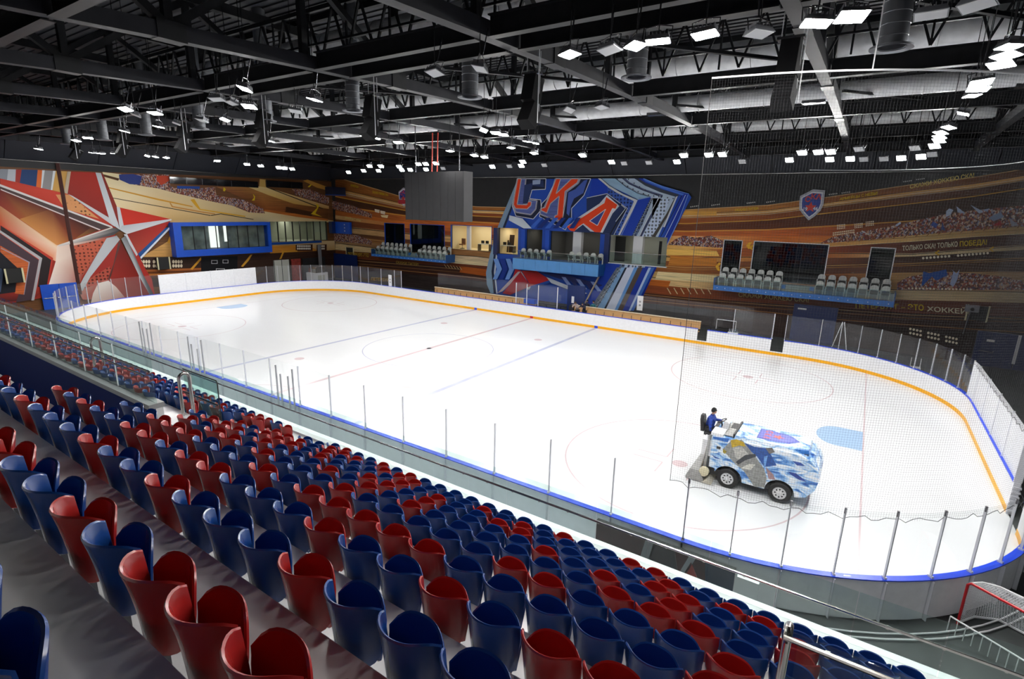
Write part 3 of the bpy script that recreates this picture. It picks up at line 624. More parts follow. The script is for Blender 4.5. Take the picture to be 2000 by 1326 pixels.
pt.poly(k4([(-260,310),(0,475),(410,735),(370,960),(250,1060),(-260,1100)]), ['b83428','c04830','c03c2c','b83428','5a2020','2a1a1c'])
pt.poly(k4([(0,480),(395,750),(360,960),(290,960),(320,740),(0,520)]), '2a2022'); pt.poly(k4([(-260,345),(0,520),(325,735),(262,1065),(240,1065),(300,745),(0,540),(-260,365)]), 'b4b0b4')
pt.poly(k4([(-260,370),(0,545),(298,750),(240,1060),(120,1080),(225,765),(0,640),(-260,470)]), '4a3840')
pt.poly(k4([(0,640),(225,765),(180,1020),(110,1010),(140,870),(130,810),(0,690)]), 'c06030', 'streak'); pt.poly(k4([(-260,520),(0,690),(130,810),(115,1000),(-260,1050)]), '1c1c24')
pt.poly(k4([(0,660),(5,655),(228,765),(185,1020),(180,1020),(218,770)]), 'a89ca8')
pt.poly(k4([(-260,780),(0,815),(25,830),(0,1000),(-260,1020)]), '4a5a78')
pt.poly(k4([(440,635),(870,565),(640,880),(590,990),(370,960),(430,760)]), ['f0d8c8','8a2c20','a84030','c08068','f8e8dc','f8e4d4'])
pt.poly(k4([(560,640),(830,580),(640,860),(580,860)]), 'b85840', 'hex')
pt.poly(k4([(545,60),(745,68),(885,480),(850,420),(520,235)]), ['a82c20','b02c20','a02a20','8a241c','8a241c'])
pt.poly(k4([(520,60),(548,60),(522,235),(495,225)]), 'b8a890')
pt.poly(k4([(525,235),(560,250),(880,440),(890,490),(860,470)]), 'c4c4c8'); pt.poly(k4([(0,160),(870,487),(870,500),(0,178),(-260,90),(-260,70)]), 'd4d0d0')
pt.poly(k4([(-260,90),(0,178),(865,498),(780,515),(0,198),(-260,110)]), '4a3a3a'); pt.poly(k4([(0,196),(780,512),(770,518),(0,204)]), 'd4c4c4')
pt.poly(k4([(740,68),(782,72),(905,420),(930,515),(880,480),(845,420)]), 'c8ccd2'); pt.poly(k4([(782,72),(800,80),(905,330),(950,478),(935,510),(900,420)]), '8a2c24')
pt.poly(k4([(905,335),(1330,432),(955,480)]), 'c83020'); pt.poly(k4([(905,335),(930,340),(960,480),(930,515)]), 'c8ccd2')
pt.poly(k4([(945,482),(1330,430),(1335,440),(985,548),(930,515)]), ['b8bcc2','d8dade','d8dade','d4d6da','c0c4ca']); pt.poly(k4([(985,548),(1325,445),(1285,500),(1068,705)]), ['8a2820','b83028','b83028','b04838'])
pt.poly(k4([(1285,500),(1320,490),(1090,725),(1068,705)]), '245494'); pt.poly(k4([(1320,488),(1335,492),(1095,742),(1088,728)]), 'dce4ee')
pt.poly(k4([(970,550),(1000,560),(1130,820),(1180,900),(1205,1035),(1170,1035)]), 'b03028'); pt.poly(k4([(960,550),(985,548),(1070,705),(1060,720)]), 'c8ccd2')
pt.poly(k4([(935,600),(1090,890),(1180,1040),(640,1060),(600,980),(860,880)]), ['6a1c18','8a2018','8a2820','b06050','c08878','a03028'])
pt.poly(k4([(940,585),(975,560),(1110,860),(1205,1040),(1170,1035),(1085,885)]), ['8c8f94','6a6c70','5c5e62','4a4c50','5c5e62','c8ccd0'])
pt.poly(k4([(890,640),(935,590),(850,900),(640,975),(700,880)]), 'a03028', 'flat'); pt.poly(k4([(850,800),(860,820),(830,915),(650,972),(700,890)]), 'b05040', 'hex')
pt.poly(k4([(880,780),(920,600),(935,620),(850,900),(835,910)]), '5a3c38')
pt.poly(k4([(905,560),(930,590),(700,880),(640,990),(595,985),(650,880),(825,580)]), ['9a9ca0','b0b2b6','c4c8cc','a8acb0','c0c4c8','d0d4d8','b8bcc0'])
pt.poly(k4([(870,495),(935,515),(880,555),(700,595),(450,645),(455,630)]), ['5a5658','3a3a3e','4a4a4e','6a6668','d8d0cc','e0d8d4']); pt.poly(k4([(450,632),(870,492),(875,500),(460,640)]), 'd8d0c8')
pt.poly(k4([(720,1010),(760,930),(840,910),(900,960),(1000,1080),(700,1100)]), ['e8d8cc','f0dcd0','f0e4dc','e8ccb8','a85848','d8c0b0'])
star = pt.build('star_mural', None); tag(star, 'huge red star mural with silver ridges on the end wall', 'mural')
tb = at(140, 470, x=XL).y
MB().prism([(0,0),(.16,.0),(.16,.04),(.04,.26),(0,.26)], lambda u, v, h: (XL+.14+u, tb-v, h), 1.0, 12.5).build('seam_shade', mat('seam_shade_brown', '4a2620', .6), wall_left)  # slim brown strip standing in for the shadow band along the wall seam
# ================================================================== RINK BOARDS AND GLASS
boards = thing('rink_boards', 'white rink boards with yellow kick plate, blue cap and clear glass around the ice', 'rink boards')
def sweep(path, o0, o1, z0, z1):
    """closed box strip along a path of (x,y,nx,ny) between outward offsets o0,o1 and heights z0,z1"""
    b = MB(); v = []
    for x, y, nx, ny in path:
        for o, z in ((o0, z0), (o1, z0), (o1, z1), (o0, z1)): v.append((x+nx*o, y+ny*o, z))
    n = len(path); f = []
    for i in range(n-1):
        for k in range(4):
            a, c = i*4+k, i*4+(k+1) % 4; f.append((a, c, c+4, a+4))
    f += [(0, 3, 2, 1), ((n-1)*4, (n-1)*4+1, (n-1)*4+2, (n-1)*4+3)]
    return b.add(v, f)
post_m = mat('aluminium_post', (.66, .67, .72), .35, .1)
white_panel_m = mat('scuffed_white_panel', (.72, .73, .76), .45, 0, .05, 7)
def panel(path, pane='glass', board=True, post=True):
    x, y, nx, ny = path[0]; mid = path[len(path)//2]
    if board:
        p = sweep(path, 0, .10, 0, BH-.03).build('board_panel', board_white, boards)
        sweep(path, -.012, .0, 0.002, .2).build('kick_plate', kick_yel, p)
        sweep(path, -.025, .16, BH-.03, BH).build('cap_rail', cap_blue, p)
        # outer frame legs
        lg = MB().bx(-.012, .012, -.03, .06, 0, BH-.05).build('frame_leg', post_m, p); lg.location = (x+nx*.17, y+ny*.17, 0); lg.rotation_euler.z = math.atan2(ny, nx)+math.pi/2
    else:
        sweep(path, 0, .10, 0, .26).build('threshold', board_white, boards); sweep(path, -.012, 0, .002, .2).build('kick_plate', kick_yel, boards)
    if pane == 'glass': sweep(path, .06, .072, BH+.002, GH).build('glass_pane', pane_clear, boards)
    if pane == 'white': sweep(path, .055, .08, BH+.002, GH-.02).build('white_panel', white_panel_m, boards)
    if pane and post:
        link('stanchion', POST, boards, (x+nx*.066, y+ny*.066, BH), (0, 0, math.atan2(ny, nx)))
POST = MB().bx(-.03, .03, -.013, .013, 0, GH-BH+.02).bx(-.06, .06, -.028, .028, 0, .05).mesh('stanchion', post_m)
def line(a, c, n): return [(a[0]+(c[0]-a[0])*i, a[1]+(c[1]-a[1])*i, *n) for i in (0, .5, 1)]
brk = [21.45-2.043*k for k in range(22)]
for a, c in zip(brk, brk[1:]): panel(line((a, -W), (c, -W), (0, -1)))
far = [-21.45, -19.4, -17.36, -16.35]+[-16.35+2.067*k for k in range(1, 15)]+[14.65, 15.35, 17.1, 19.72, 20.52, 21.45]
for a, c in zip(far, far[1:]):
    gap = abs(a-14.65) < .01 or abs(a-19.72) < .01
    panel(line((a, W), (c, W), (0, 1)), None if -16.4 < a < 17.0 or gap else 'glass', not gap)
link('stanchion', POST, boards, (-16.35, W+.066, BH)); link('stanchion', POST, boards, (19.72, W+.066, BH))
eb = [-5.5, -3.96, -1.6, .77, 3.13, 5.5]
for a, c in zip(eb, eb[1:]):
    if a > -5: panel(line((L, a), (L, c), (1, 0)), 'white')
    panel(line((-L, a), (-L, c), (-1, 0)), 'white' if -4.7 < a < 4.3 and a > -4.5 else 'glass')
for cx, cy, a0 in ((L-RAD, -(W-RAD), -90), (L-RAD, W-RAD, 0), (-(L-RAD), W-RAD, 90), (-(L-RAD), -(W-RAD), 180)):
    for i in range(11):
        path = []
        for k in range(5):
            a = math.radians(a0+90*(i+k/4)/11); path.append((cx+RAD*math.cos(a), cy+RAD*math.sin(a), math.cos(a), math.sin(a)))
        panel(path, 'white' if a0 == 0 and i == 0 else 'glass')
# coloured ends of the lines on the kick plate
for x, m in ((-6.36, 'cap_blue'), (6.36, 'cap_blue'), (0, 'mark_red')):
    MB().bx(x-.15, x+.15, W-.016, W-.004, .003, .2).build('line_mark', cap_blue if m == 'cap_blue' else mat('red_mark', 'c02030', .4), boards)
MB().bx(25.47, 25.53, 12.83, 12.86, .003, .2).build('line_mark', mat('red_mark', 'c02030', .4), boards)
# dark end profile of the open ice gate, and its swung-out leaf
gp = MB().bx(L-.02, L+.16, -4.06, -3.98, 0, BH)
for k in range(6): gp.bx(L-.01, L+.2, -4.10, -4.06, .1+k*.17, .17+k*.17)
gp.build('gate_jamb', post_m, boards); MB().bx(L-.03, L+.18, -4.04, -3.97, BH, GH+.02).build('gate_post', post_m, boards)
gl = thing('ice_gate', 'white gate leaf with orange foot strip swung open at the rink end', 'gate', (L+.55, -3.55, 0), math.radians(-12))
MB().bx(0, 1.7, -.05, .05, .02, BH-.03).build('leaf', board_white, gl); MB().bx(0, 1.7, -.07, -.05, .02, .2).build('kick_plate', mat('orange_foot', 'e88820', .4), gl); MB().bx(-.02, 1.72, -.08, .08, BH-.03, BH).build('cap_rail', cap_blue, gl)
b = MB()
for k in range(5): b.bx(.1, 1.6, -.09, -.05, .35+k*.15, .4+k*.15)
b.build('rib', post_m, gl)
# steel door posts of the penalty boxes on the near boards
def post_group(lst, label):
    q = [at(px, py, y=-W-.1) for px, py in lst]; t = thing('door_posts', label, 'posts', (q[0].x, -W-.1, 0), group='steel posts of the near box doors')
    for i, p in enumerate(q): MB().tube([(p.x-q[0].x, -.12+.05*(i % 2), BH-.3), (p.x-q[0].x, -.12+.05*(i % 2), p.z)], .04, 8).build('post', mat('satin_steel', (.5, .5, .52), .3, .5), t, True)
post_group([(543,711), (550,729), (567,733), (573,720)], 'two pairs of tall steel door posts on the near boards, by the red centre line')
post_group([(371,656), (376,671), (390,680), (395,663)], 'two pairs of tall steel door posts on the near boards, beyond the far blue line')
post_group([(276,627), (281,640), (291,641), (295,630)], 'slim pair of steel door posts near the far end of the boards')

# ------------------------------------------------------------------ benches on the far side
def bench(x0, x1, label):
    t = thing('player_bench', label, 'bench', (x0, 14.7, 0)); n = max(1, round((x1-x0)/1.6)); d = (x1-x0)/n
    for i in range(n):
        MB().bx(i*d+.01, (i+1)*d-.01, .30, .36, .85, 1.44).build('back_panel', wood, t)
        MB().bx(i*d+.01, (i+1)*d-.01, -.25, .2, .68, .73).build('seat_plank', wood, t)
        MB().bx(i*d+.05, i*d+.1, -.2, .30, .28, .9).build('leg', dark_rail, t)
    MB().bx(0, x1-x0, .24, .42, 1.42, 1.47).build('top_rail', mat('cream_rail', 'ecdcc0', .5), t)
    b = MB()
    for i in range(n*2): b.bx(i*d/2+.3, i*d/2+.33, -.62, -.58, 1.0, 1.38)
    b.build('bottle_peg', dark_rail, t)
bench(-12.8, -.4, 'long pale wooden player bench left of the glass score box'); bench(3.3, 14.5, 'pale wooden player bench right of the score box, workers leaning on it')
pf = thing('bench_platform', 'low dark platform under the player benches', 'platform', (-13, 13.85, -.06)); MB().bx(0, 28.2, 0, 2.3, 0, .34).build('deck', floor_dark, pf)
# glass score box between the benches
sb = thing('score_box', 'clear glass score keeper box between the two wooden benches', 'booth', (-1.9, 13.9, 0))
for x0, x1 in ((0, 1.15), (1.2, 2.35), (2.4, 4.3)): MB().bx(x0, x1, 0, .02, BH, 3.0).build('glass_pane', pane_clear, sb)
for x0 in (0, 1.17, 2.37, 4.32): MB().bx(x0-.03, x0+.03, -.03, .03, BH-.1, 3.02).build('post', post_m, sb)
for x0 in (0, 4.32): MB().bx(x0-.01, x0+.01, 0, 1.5, BH, 3.0).build('glass_pane', pane_clear, sb)
MB().bx(.1, 4.2, .5, 1.1, .75, .8).build('desk', white_lac, sb); MB().bx(.4, 1.6, .7, 1.3, 1.1, 1.5).build('counter', blue_paint, sb)
dk = thing('doorway_panel', 'dark blue door panel with white notice behind the score box', 'door', (2.6, 15.6, 0)); MB().bx(-.1, 1.6, 0, .12, 0, 3.1).build('leaf', navy_paint, dk); MB().bx(.35, .6, -.02, 0, 1.5, 2.1).build('notice', white_lac, dk)
# glass screen behind the benches
gs = thing('bench_screen', 'row of clear glass panes behind the player benches', 'glass screen', (-13.5, 16.3, 0))
for i in range(21):
    if 10.5 < i*1.5-.0 < 17.4 and False: continue
    MB().bx(i*1.5+.02, i*1.5+1.48, 0, .015, .95, 2.75).build('glass_pane', pane_clear, gs)
    MB().bx(i*1.5-.02, i*1.5+.02, -.02, .03, 0, .97).build('post', dark_rail, gs)
MB().bx(0, 31.5, -.03, .05, .90, .95).build('base_rail', dark_rail, gs)
for px, py, lb in ((762, 548, 'white notice sheet on the far boards glass, left of the benches'), (1250, 592, 'white notice sheet on the glass screen behind the right bench')):
    p = at(px, py, y=(W+.05 if px < 800 else 16.295)); n = MB().bx(-.25, .25, -.01, 0, -.62, .62).build('notice_sheet', white_lac); n.location = p; tag(n, lb, 'notice')
    for k in range(2): MB().bx(-.08, .08, -.014, -.01, -.25+k*.3, -.1+k*.3).build('print', mat('grey_print', (.3, .3, .32), .6), n)
# doors and frames along the foot of the far wall
def plate(name, x0, x1, z0, z1, m, label, cat, y=YF-.15, th=.1):
    p = MB().bx(-(x1-x0)/2, (x1-x0)/2, 0, th, 0, z1-z0).build(name, m); p.location = ((x0+x1)/2, y, z0); return tag(p, label, cat)
d = thing('service_door', 'wide dark blue double door behind the glass, right of the open bench door', 'door', (at(1545,640,y=YF).x, YF-.35, -.06)); MB().bx(0, 3.0, 0, .1, 0, 2.9).build('leaf', navy_paint, d); MB().bx(.3, .9, -.02, 0, 2.5, 2.62).build('sign', white_lac, d)
d = thing('corner_door', 'tall blue double doors with white strip at the far corner', 'door', (at(1898,690,y=YF).x, YF-.35, -.06)); MB().bx(0, 2.1, 0, .1, 0, 2.35).build('leaf', navy_paint, d); MB().bx(2.15, 4.6, 0, .1, 0, 2.35).build('leaf', navy_paint, d)
MB().bx(2.05, 2.2, -.06, 0, .4, 2.35).build('strip', white_lac, d); MB().bx(.55, .95, -.02, 0, 1.7, 1.85).build('sign', white_lac, d); MB().tube([(.2,-.06,1.05),(1.0,-.06,1.0),(1.0,-.06,1.1)], .02, 6).build('push_bar', chrome, d)
d = thing('corner_door', 'dark blue door in the far left corner behind the curved glass', 'door', (at(657,520,y=YF).x, YF-.35, -.06)); MB().bx(0, 4.6, 0, .1, 0, 3.3).build('leaf', navy_paint, d)
for px, py, wd, lb in ((1909, 612, 1.1, 'dark wall vent with pale side strips next to the corner camera'), (683, 491, 1.4, 'dark wall vent with pale side strips left of the slogan'), (647, 491, 1.2, 'dark wall vent with pale side strips in the wall corner')):
    p = at(px, py, y=YF-.1); t = thing('wall_vent', lb, 'vent', p); MB().bx(-wd/2, wd/2, 0, .08, -.5, .5).build('grille', black_wall, t)
    for s in (-1, 1): MB().bx(s*wd/2-.04, s*wd/2+.04, -.03, .08, -.55, .55).build('side_strip', mat('cream_strip', 'd8d0a8', .5), t)
p = at(1898, 603, y=YF-.6); t = thing('wall_camera', 'grey camera on a slim post beside the slogan end', 'camera', p)
MB().bx(-.35, .35, -.25, .15, -.2, .25).build('housing', mat('grey_housing', (.22, .22, .25), .5), t); MB().tube([(0, .2, -.2), (-.12, .2, -1.8)], .05, 6).build('post', dark_rail, t); MB().lathe([(0,-.4),(.1,-.4),(.12,-.25)], (0, 0, 0), 'y', 12).build('lens', rubber, t)
# ================================================================== GRANDSTAND
YK = lambda k: -17.7-.88*(k-1)
ZK = lambda k: 2.88+.53*(k-1)
TZ = lambda k: ZK(k)-.80               # tread height of row k
NY = lambda k: YK(k)-.14               # face of the riser behind row k
stand_m = concrete
gs_ = bpy.data.objects.new('grandstand', None); C.objects.link(gs_); struct(gs_, 'stepped grey grandstand along the near side')
VX0, VX1 = 10.9, 24.3                  # the stepped block between the two stairway pits reaches from VX0+.. to VX1
def tread(k, x0, x1):
    y1 = -16.55 if k == 1 else NY(k-1); MB().bx(x0, x1, NY(k)-.02, y1, TZ(k)-.55, TZ(k)).build('tread', stand_m, gs_)
for k in range(1, 13):
    if k in (6, 7): tread(k, 13.45, VX1)
    elif k == 8: tread(k, 13.45, 33)
    else: tread(k, -33, 33)
for k in (6, 7, 8):
    MB().bx(-33, 13.45, NY(k)-.02, NY(k-1), 1.2, 1.3).build('pit_floor', floor_dark, gs_)
    if k < 8: MB().bx(VX1, 33, NY(k)-.02, NY(k-1), 1.2, 1.3).build('pit_floor', floor_dark, gs_)
MB().bx(13.37, 13.45, NY(8), NY(5), 1.2, TZ(6)).build('pit_side', navy_paint, gs_); MB().bx(VX1, VX1+.08, NY(7), NY(5), 1.2, TZ(6)).build('pit_side', navy_paint, gs_)
MB().bx(-33, 13.45, NY(8)-.1, NY(8)-.02, 1.2, TZ(9)).build('pit_riser', concrete, gs_); MB().bx(VX1, 33, NY(7)-.1, NY(7)-.02, 1.2, TZ(8)).build('pit_riser', concrete, gs_)
MB().bx(-33, 33, -16.75, -16.55, -.06, TZ(1)+.0).build('front_wall', mat('white_front_wall', (.62, .64, .66), .5), gs_)
MB().bx(-33, 33, -16.80, -16.42, TZ(1), TZ(1)+.07).build('front_ledge', mat('white_ledge', (.80, .81, .82), .4), gs_)
# steps down the aisle
MB().bx(10.9, 13.4, NY(6), NY(5)+.02, TZ(5)-.5, TZ(5)-.02).build('landing', concrete, gs_)
for k in range(1, 6):
    MB().bx(10.55, 11.9, NY(k)+.02, NY(k)+.42, TZ(k), TZ(k)+.265).build('aisle_step', concrete, gs_)
# pit parapet walls and their glass rails
def balustrade(name, x0, x1, y, z0, h, pitch, label, rail_z, posts=True, rail_m=None, pane=pane_green, side=-1, rail2=False):
    t = thing(name, label, 'balustrade', (x0, y, z0)); n = max(1, round((x1-x0)/pitch)); d = (x1-x0)/n
    for i in range(n):
        MB().bx(i*d+.008, (i+1)*d-.008, -.008, .008, 0, h).build('glass_pane', pane, t)
        if posts: MB().bx(i*d-.009, i*d+.009, -.012, .012, 0, h).build('pane_joint', white_lac, t)
    MB().tube([(0, side*.07, rail_z), (x1-x0, side*.07, rail_z)], .027, 8).build('handrail', rail_m or dark_rail, t, True)
    if rail2: MB().tube([(0, side*.07-.12, rail_z-.06), (x1-x0, side*.07-.12, rail_z-.06)], .022, 8).build('lower_rail', rail_m or dark_rail, t, True)
    m = round((x1-x0)/.78)
    br = MB().bar((0, 0, rail_z-.06), (0, side*.07, rail_z-.02), .02).bx(-.02, .02, -.012, .012, rail_z-.09, rail_z-.02).mesh('bracket', chrome)
    for i in range(m): link('bracket', br, t, ((i+.5)*(x1-x0)/m, 0, 0))
    return t
bl = balustrade('front_balustrade', -30, 21.4, -16.6, TZ(1)+.07, 1.06, 1.22, 'long clear glass balustrade with dark handrail along the front of the grandstand', .63, False, dark_rail)
for i in range(int(51.4/1.22)): pass
balustrade('front_balustrade', 21.4, 31.4, -16.6, TZ(1)+.07, 1.06, 1.22, 'glass balustrade with steel handrail above the parked goal', .63, False, chrome)
PW = TZ(6)+.15
pw = thing('pit_parapet', 'dark blue stairway wall with grey coping below the glass rail', 'parapet', (-33, NY(5), 0))
MB().bx(0, 43.9, -.16, -.06, 1.3, PW-.12).build('face', mat('pit_blue', '041650', .7, spec=.15), pw); MB().bx(0, 43.9, -.06, .10, TZ(5)-.3, PW-.12).build('core', concrete, pw); MB().bx(0, 43.9, -.2, .14, PW-.12, PW).build('coping', mat('grey_coping', (.22, .22, .225), .5), pw)
balustrade('pit_balustrade', -8, 10.9, NY(5)-.02, PW, 1.12, 2.1, 'glass rail with twin dark handrails above the blue stairway wall', .80, True, dark_rail, side=-1, rail2=True)
balustrade('pit_balustrade', 24.25, 31, NY(5)-.08, TZ(6)-.25, 1.12, 1.6, 'glass rail with thick steel handrail right of the last seats', 1.08, False, chrome)
gp_ = thing('end_post', 'thick polished steel end post beside the last upper seats', 'post', (24.28, NY(5)-.1, TZ(5)-.2)); MB().tube([(0,-.02,0),(0,-.02,1.5),(0,.06,1.58),(0,.16,1.55),(0,.2,1.45),(0,.2,.0)], .042, 10).build('tube', chrome, gp_, True)
# dark framed glass wing at the aisle
def wing(x0, x1, y, z0, z1, label):
    t = thing('glass_wing', label, 'glass panel', (x0, y, z0)); MB().bx(0, x1-x0, -.006, .006, 0, z1-z0).build('glass_pane', glass('wing_glass', (.72, .86, .83), .9, .02), t)
    MB().tube([(0, 0, z1-z0), (x1-x0-.05, 0, z1-z0), (x1-x0, 0, z1-z0-.05), (x1-x0, 0, 0)], .018, 6).build('edge_trim', rubber, t)
    MB().tube([(0, -.06, .78), (x1-x0, -.06, .78)], .025, 8).build('handrail', dark_rail, t, True)
wing(8.35, 10.2, -19.6, TZ(4)-.3, 4.83, 'dark edged glass panel beside the aisle, standing between the seat rows')
def hoop(px, py, py2, y, label):
    a = at(px, py, y=y); z0 = TZ(6) if y < -20 else TZ(4); t = thing('hoop_rail', label, 'handrail', (a.x, y, z0)); h = a.z-z0
    pts = [(0, -.12, -.3), (0, -.12, h-.12)]+[(0, -.12*math.cos(math.radians(q)), h-.12+.12*math.sin(math.radians(q))) for q in (30, 60, 90, 120, 150)]+[(0, .12, h-.12), (0, .12, -.5)]
    MB().tube(pts, .04, 10).build('tube', chrome, t, True)
hoop(358, 729, 815, -20.75, 'polished steel hoop handrail in the aisle beside the dark edged glass'); hoop(185, 660, 720, -20.4, 'steel hoop handrail seen through the glass rail above the blue wall')

# ------------------------------------------------------------------ seats
def seat_shell(fn, nu, nv, th):
    """grid surface fn(u,v) with thickness th towards +normal and rounded rim"""
    b = MB(); F = [[Vector(fn(i/nu*2-1, j/nv)) for i in range(nu+1)] for j in range(nv+1)]
    N = []
    for j in range(nv+1):
        r = []
        for i in range(nu+1):
            du = F[j][min(i+1, nu)]-F[j][max(i-1, 0)]; dv = F[min(j+1, nv)][i]-F[max(j-1, 0)][i]; r.append(du.cross(dv).normalized())
        N.append(r)
    def add_layer(off):
        o = len(b.v)
        for j in range(nv+1):
            for i in range(nu+1): b.v.append(tuple(F[j][i]+N[j][i]*off))
        return o
    o0, o1 = add_layer(-th/2), add_layer(th/2); K = nu+1
    for j in range(nv):
        for i in range(nu):
            q = j*K+i; b.f += [(o0+q, o0+q+1, o0+q+1+K, o0+q+K), (o1+q, o1+q+K, o1+q+1+K, o1+q+1)]; b.mi += [0, 0]
    rim = [j*K for j in range(nv+1)]+[nv*K+i for i in range(1, nu+1)]+[j*K+nu for j in range(nv-1, -1, -1)]+[i for i in range(nu-1, 0, -1)]
    # rounded bead along the rim
    n = len(rim); beads = []
    cen = sum((F[nv//2][i] for i in range(nu+1)), Vector())/(nu+1)
    for idx in rim:
        j, i = divmod(idx, K); o = F[j][i]; out = Vector((0,0,0))
        if i == 0: out += F[j][0]-F[j][1]
        if i == nu: out += F[j][nu]-F[j][nu-1]
        if j == 0: out += F[0][i]-F[1][i]
        if j == nv: out += F[nv][i]-F[nv-1][i]
        out.normalize(); beads.append(len(b.v)); b.v.append(tuple(o+out*th*.55))
    for k in range(n):
        a, c = rim[k], rim[(k+1) % n]; p, q = beads[k], beads[(k+1) % n]
        b.f += [(o0+a, o0+c, q, p), (o1+a, p, q, o1+c)]; b.mi += [0, 0]
    return b
def back_fn(u, v):
    zt = .80-.05*abs(u)**6; zb_ = .30+.07*abs(u)**5; z = zb_+(zt-zb_)*v
    wdt = .236*(.84+.16*min(1, v*1.4)**.8); k = math.cos(u*1.15)-math.cos(1.15)
    return (wdt*math.sin(u*1.15)/math.sin(1.15), -.15*k/(1-math.cos(1.15))*(.82+.18*v)-.035*v**3*(1-.6*u*u)+.06, z)
def pan_fn(u, v):
    zt = .735-.11*abs(u)**4; zb_ = .28+.06*abs(u)**5; z = zb_+(zt-zb_)*v
    return (.224*u*(.9+.1*min(1, v*1.5)), .065+.085*(1-u*u)*(.3+.7*v)+.03*v, z)
mesh_back = {}; mesh_pan = {}
for cn, m in (('red', seat_red), ('blue', seat_blue)):
    mesh_back[cn] = seat_shell(back_fn, 14, 7, .02).mesh('backrest', m, True); mesh_pan[cn] = seat_shell(pan_fn, 12, 6, .022).mesh('seat_pan', m, True)
mesh_arm = MB().bx(-.03, .03, -.06, .06, .28, .40).bx(-.02, .02, -.02, .02, .0, .3).bx(-.06, .06, -.05, .05, 0, .012).mesh('bracket', dark_rail)
WORD = ['front', 'second', 'third', 'fourth', 'fifth', 'sixth', 'seventh', 'eighth', 'ninth', 'tenth', 'eleventh']
ORD = ['first', 'second', 'third', 'fourth', 'fifth', 'sixth', 'seventh', 'eighth', 'ninth', 'tenth', 'eleventh', 'twelfth', 'thirteenth', 'fourteenth', 'fifteenth', 'sixteenth', 'seventeenth', 'eighteenth', 'nineteenth', 'twentieth']+['twenty-'+q for q in ('first', 'second', 'third', 'fourth', 'fifth', 'sixth', 'seventh', 'eighth', 'ninth')]
def seat(x, k, cn, i, s, beyond=False):
    row = ('%s row up from glass' % WORD[k-1]) if k > 1 else 'front row behind glass'
    if beyond: lab = '%s chair beyond the hoop rail, %s from the aisle, %s' % (cn, ORD[i], row)
    elif k <= 8: lab = '%s plastic folding chair, %s from the aisle, %s' % (cn, ORD[i], row)
    else:
        nb = [{'b': 'blue', 'r': 'red'}[s[q]] for q in (i-1, i+1) if 0 <= q < len(s)]
        lab = '%s folding chair, %s, %s' % (cn, 'end of run beside a %s one' % nb[0] if len(nb) == 1 else ('between two %s ones' % nb[0] if nb[0] == nb[1] else 'between a %s and a %s one' % tuple(nb)), row)
    t = thing('stadium_chair', lab, 'chair', (x, YK(k)+(.1 if k == 11 else 0), TZ(k)), 0, '%s stadium chairs, %s row%s' % (cn, WORD[k-1], ' beyond the aisle' if beyond else ''))
    link('backrest', mesh_back[cn], t); link('seat_pan', mesh_pan[cn], t); link('bracket', mesh_arm, t)
P = .5
ROWS = {  # colours from the aisle end towards the goal end, b = blue, r = red
1: 'brbbrbrbbbbbbbbrbbrrbbbbbbbb',
2: 'bbrrrbrrrbbbrbrbbbbbrbrrbbb',
3: 'rrrbrbbbbrbrbbrrbbbbrrbbrbb',
4: 'rbrrrbrbbrrbrbbbbrbrbrbbrb',
5: 'brrrbrbbbrbrbrbbbbbbrrrbb',
6: 'rbrrbrbbbrbbbbbrrbbbr',
7: 'bbrrrbbbrbrrrrrbbbbbr',
8: 'rbrbbrrbrrbbbrbbrbrrb',
9: 'bbrbbrbbbrbbrbbbrbbbr',
10: 'brrrbbrbrrrrr',
11: 'bb'}
START = {1: 12.15, 2: 12.15, 3: 12.15, 4: 12.15, 5: 12.15, 6: 13.65, 7: 13.65, 8: 13.65, 9: 13.15, 10: 17.15, 11: 21.38}
for k, s in ROWS.items():
    for i, ch in enumerate(s): seat(START[k]+P*(i+.5), k, 'red' if ch == 'r' else 'blue', i, s)
random.seed(11)
for k in (1, 2, 3, 4, 5):
    n = 12
    for i in range(n): seat(10.4-P*(i+.5), k, random.choice(['red', 'blue', 'blue', 'red', 'blue']), i, '', True)
# the many small seats further off, as one mass per colour
for cn, m in (('red', seat_red), ('blue', seat_blue)):
    b = MB(); src = [seat_shell(back_fn, 6, 2, .02), seat_shell(pan_fn, 6, 2, .022)]
    rg = random.Random(5)
    for k in range(1, 6):
        for i in range(70):
            x = 10.4-P*(12+i+.5); pick = 'red' if rg.random() < .42 else 'blue'
            if -9.5 < x < -8 or -28.5 < x < -27: continue
            if pick != cn: continue
            for s_ in src: b.add([(v[0]+x, v[1]+YK(k), v[2]+TZ(k)) for v in s_.v], s_.f)
    o = b.build('far_seat_block', m, None, True); stuff(o); o['label'] = 'mass of small %s seats far along the grandstand beyond the stairway pit' % cn; o['category'] = 'seats'
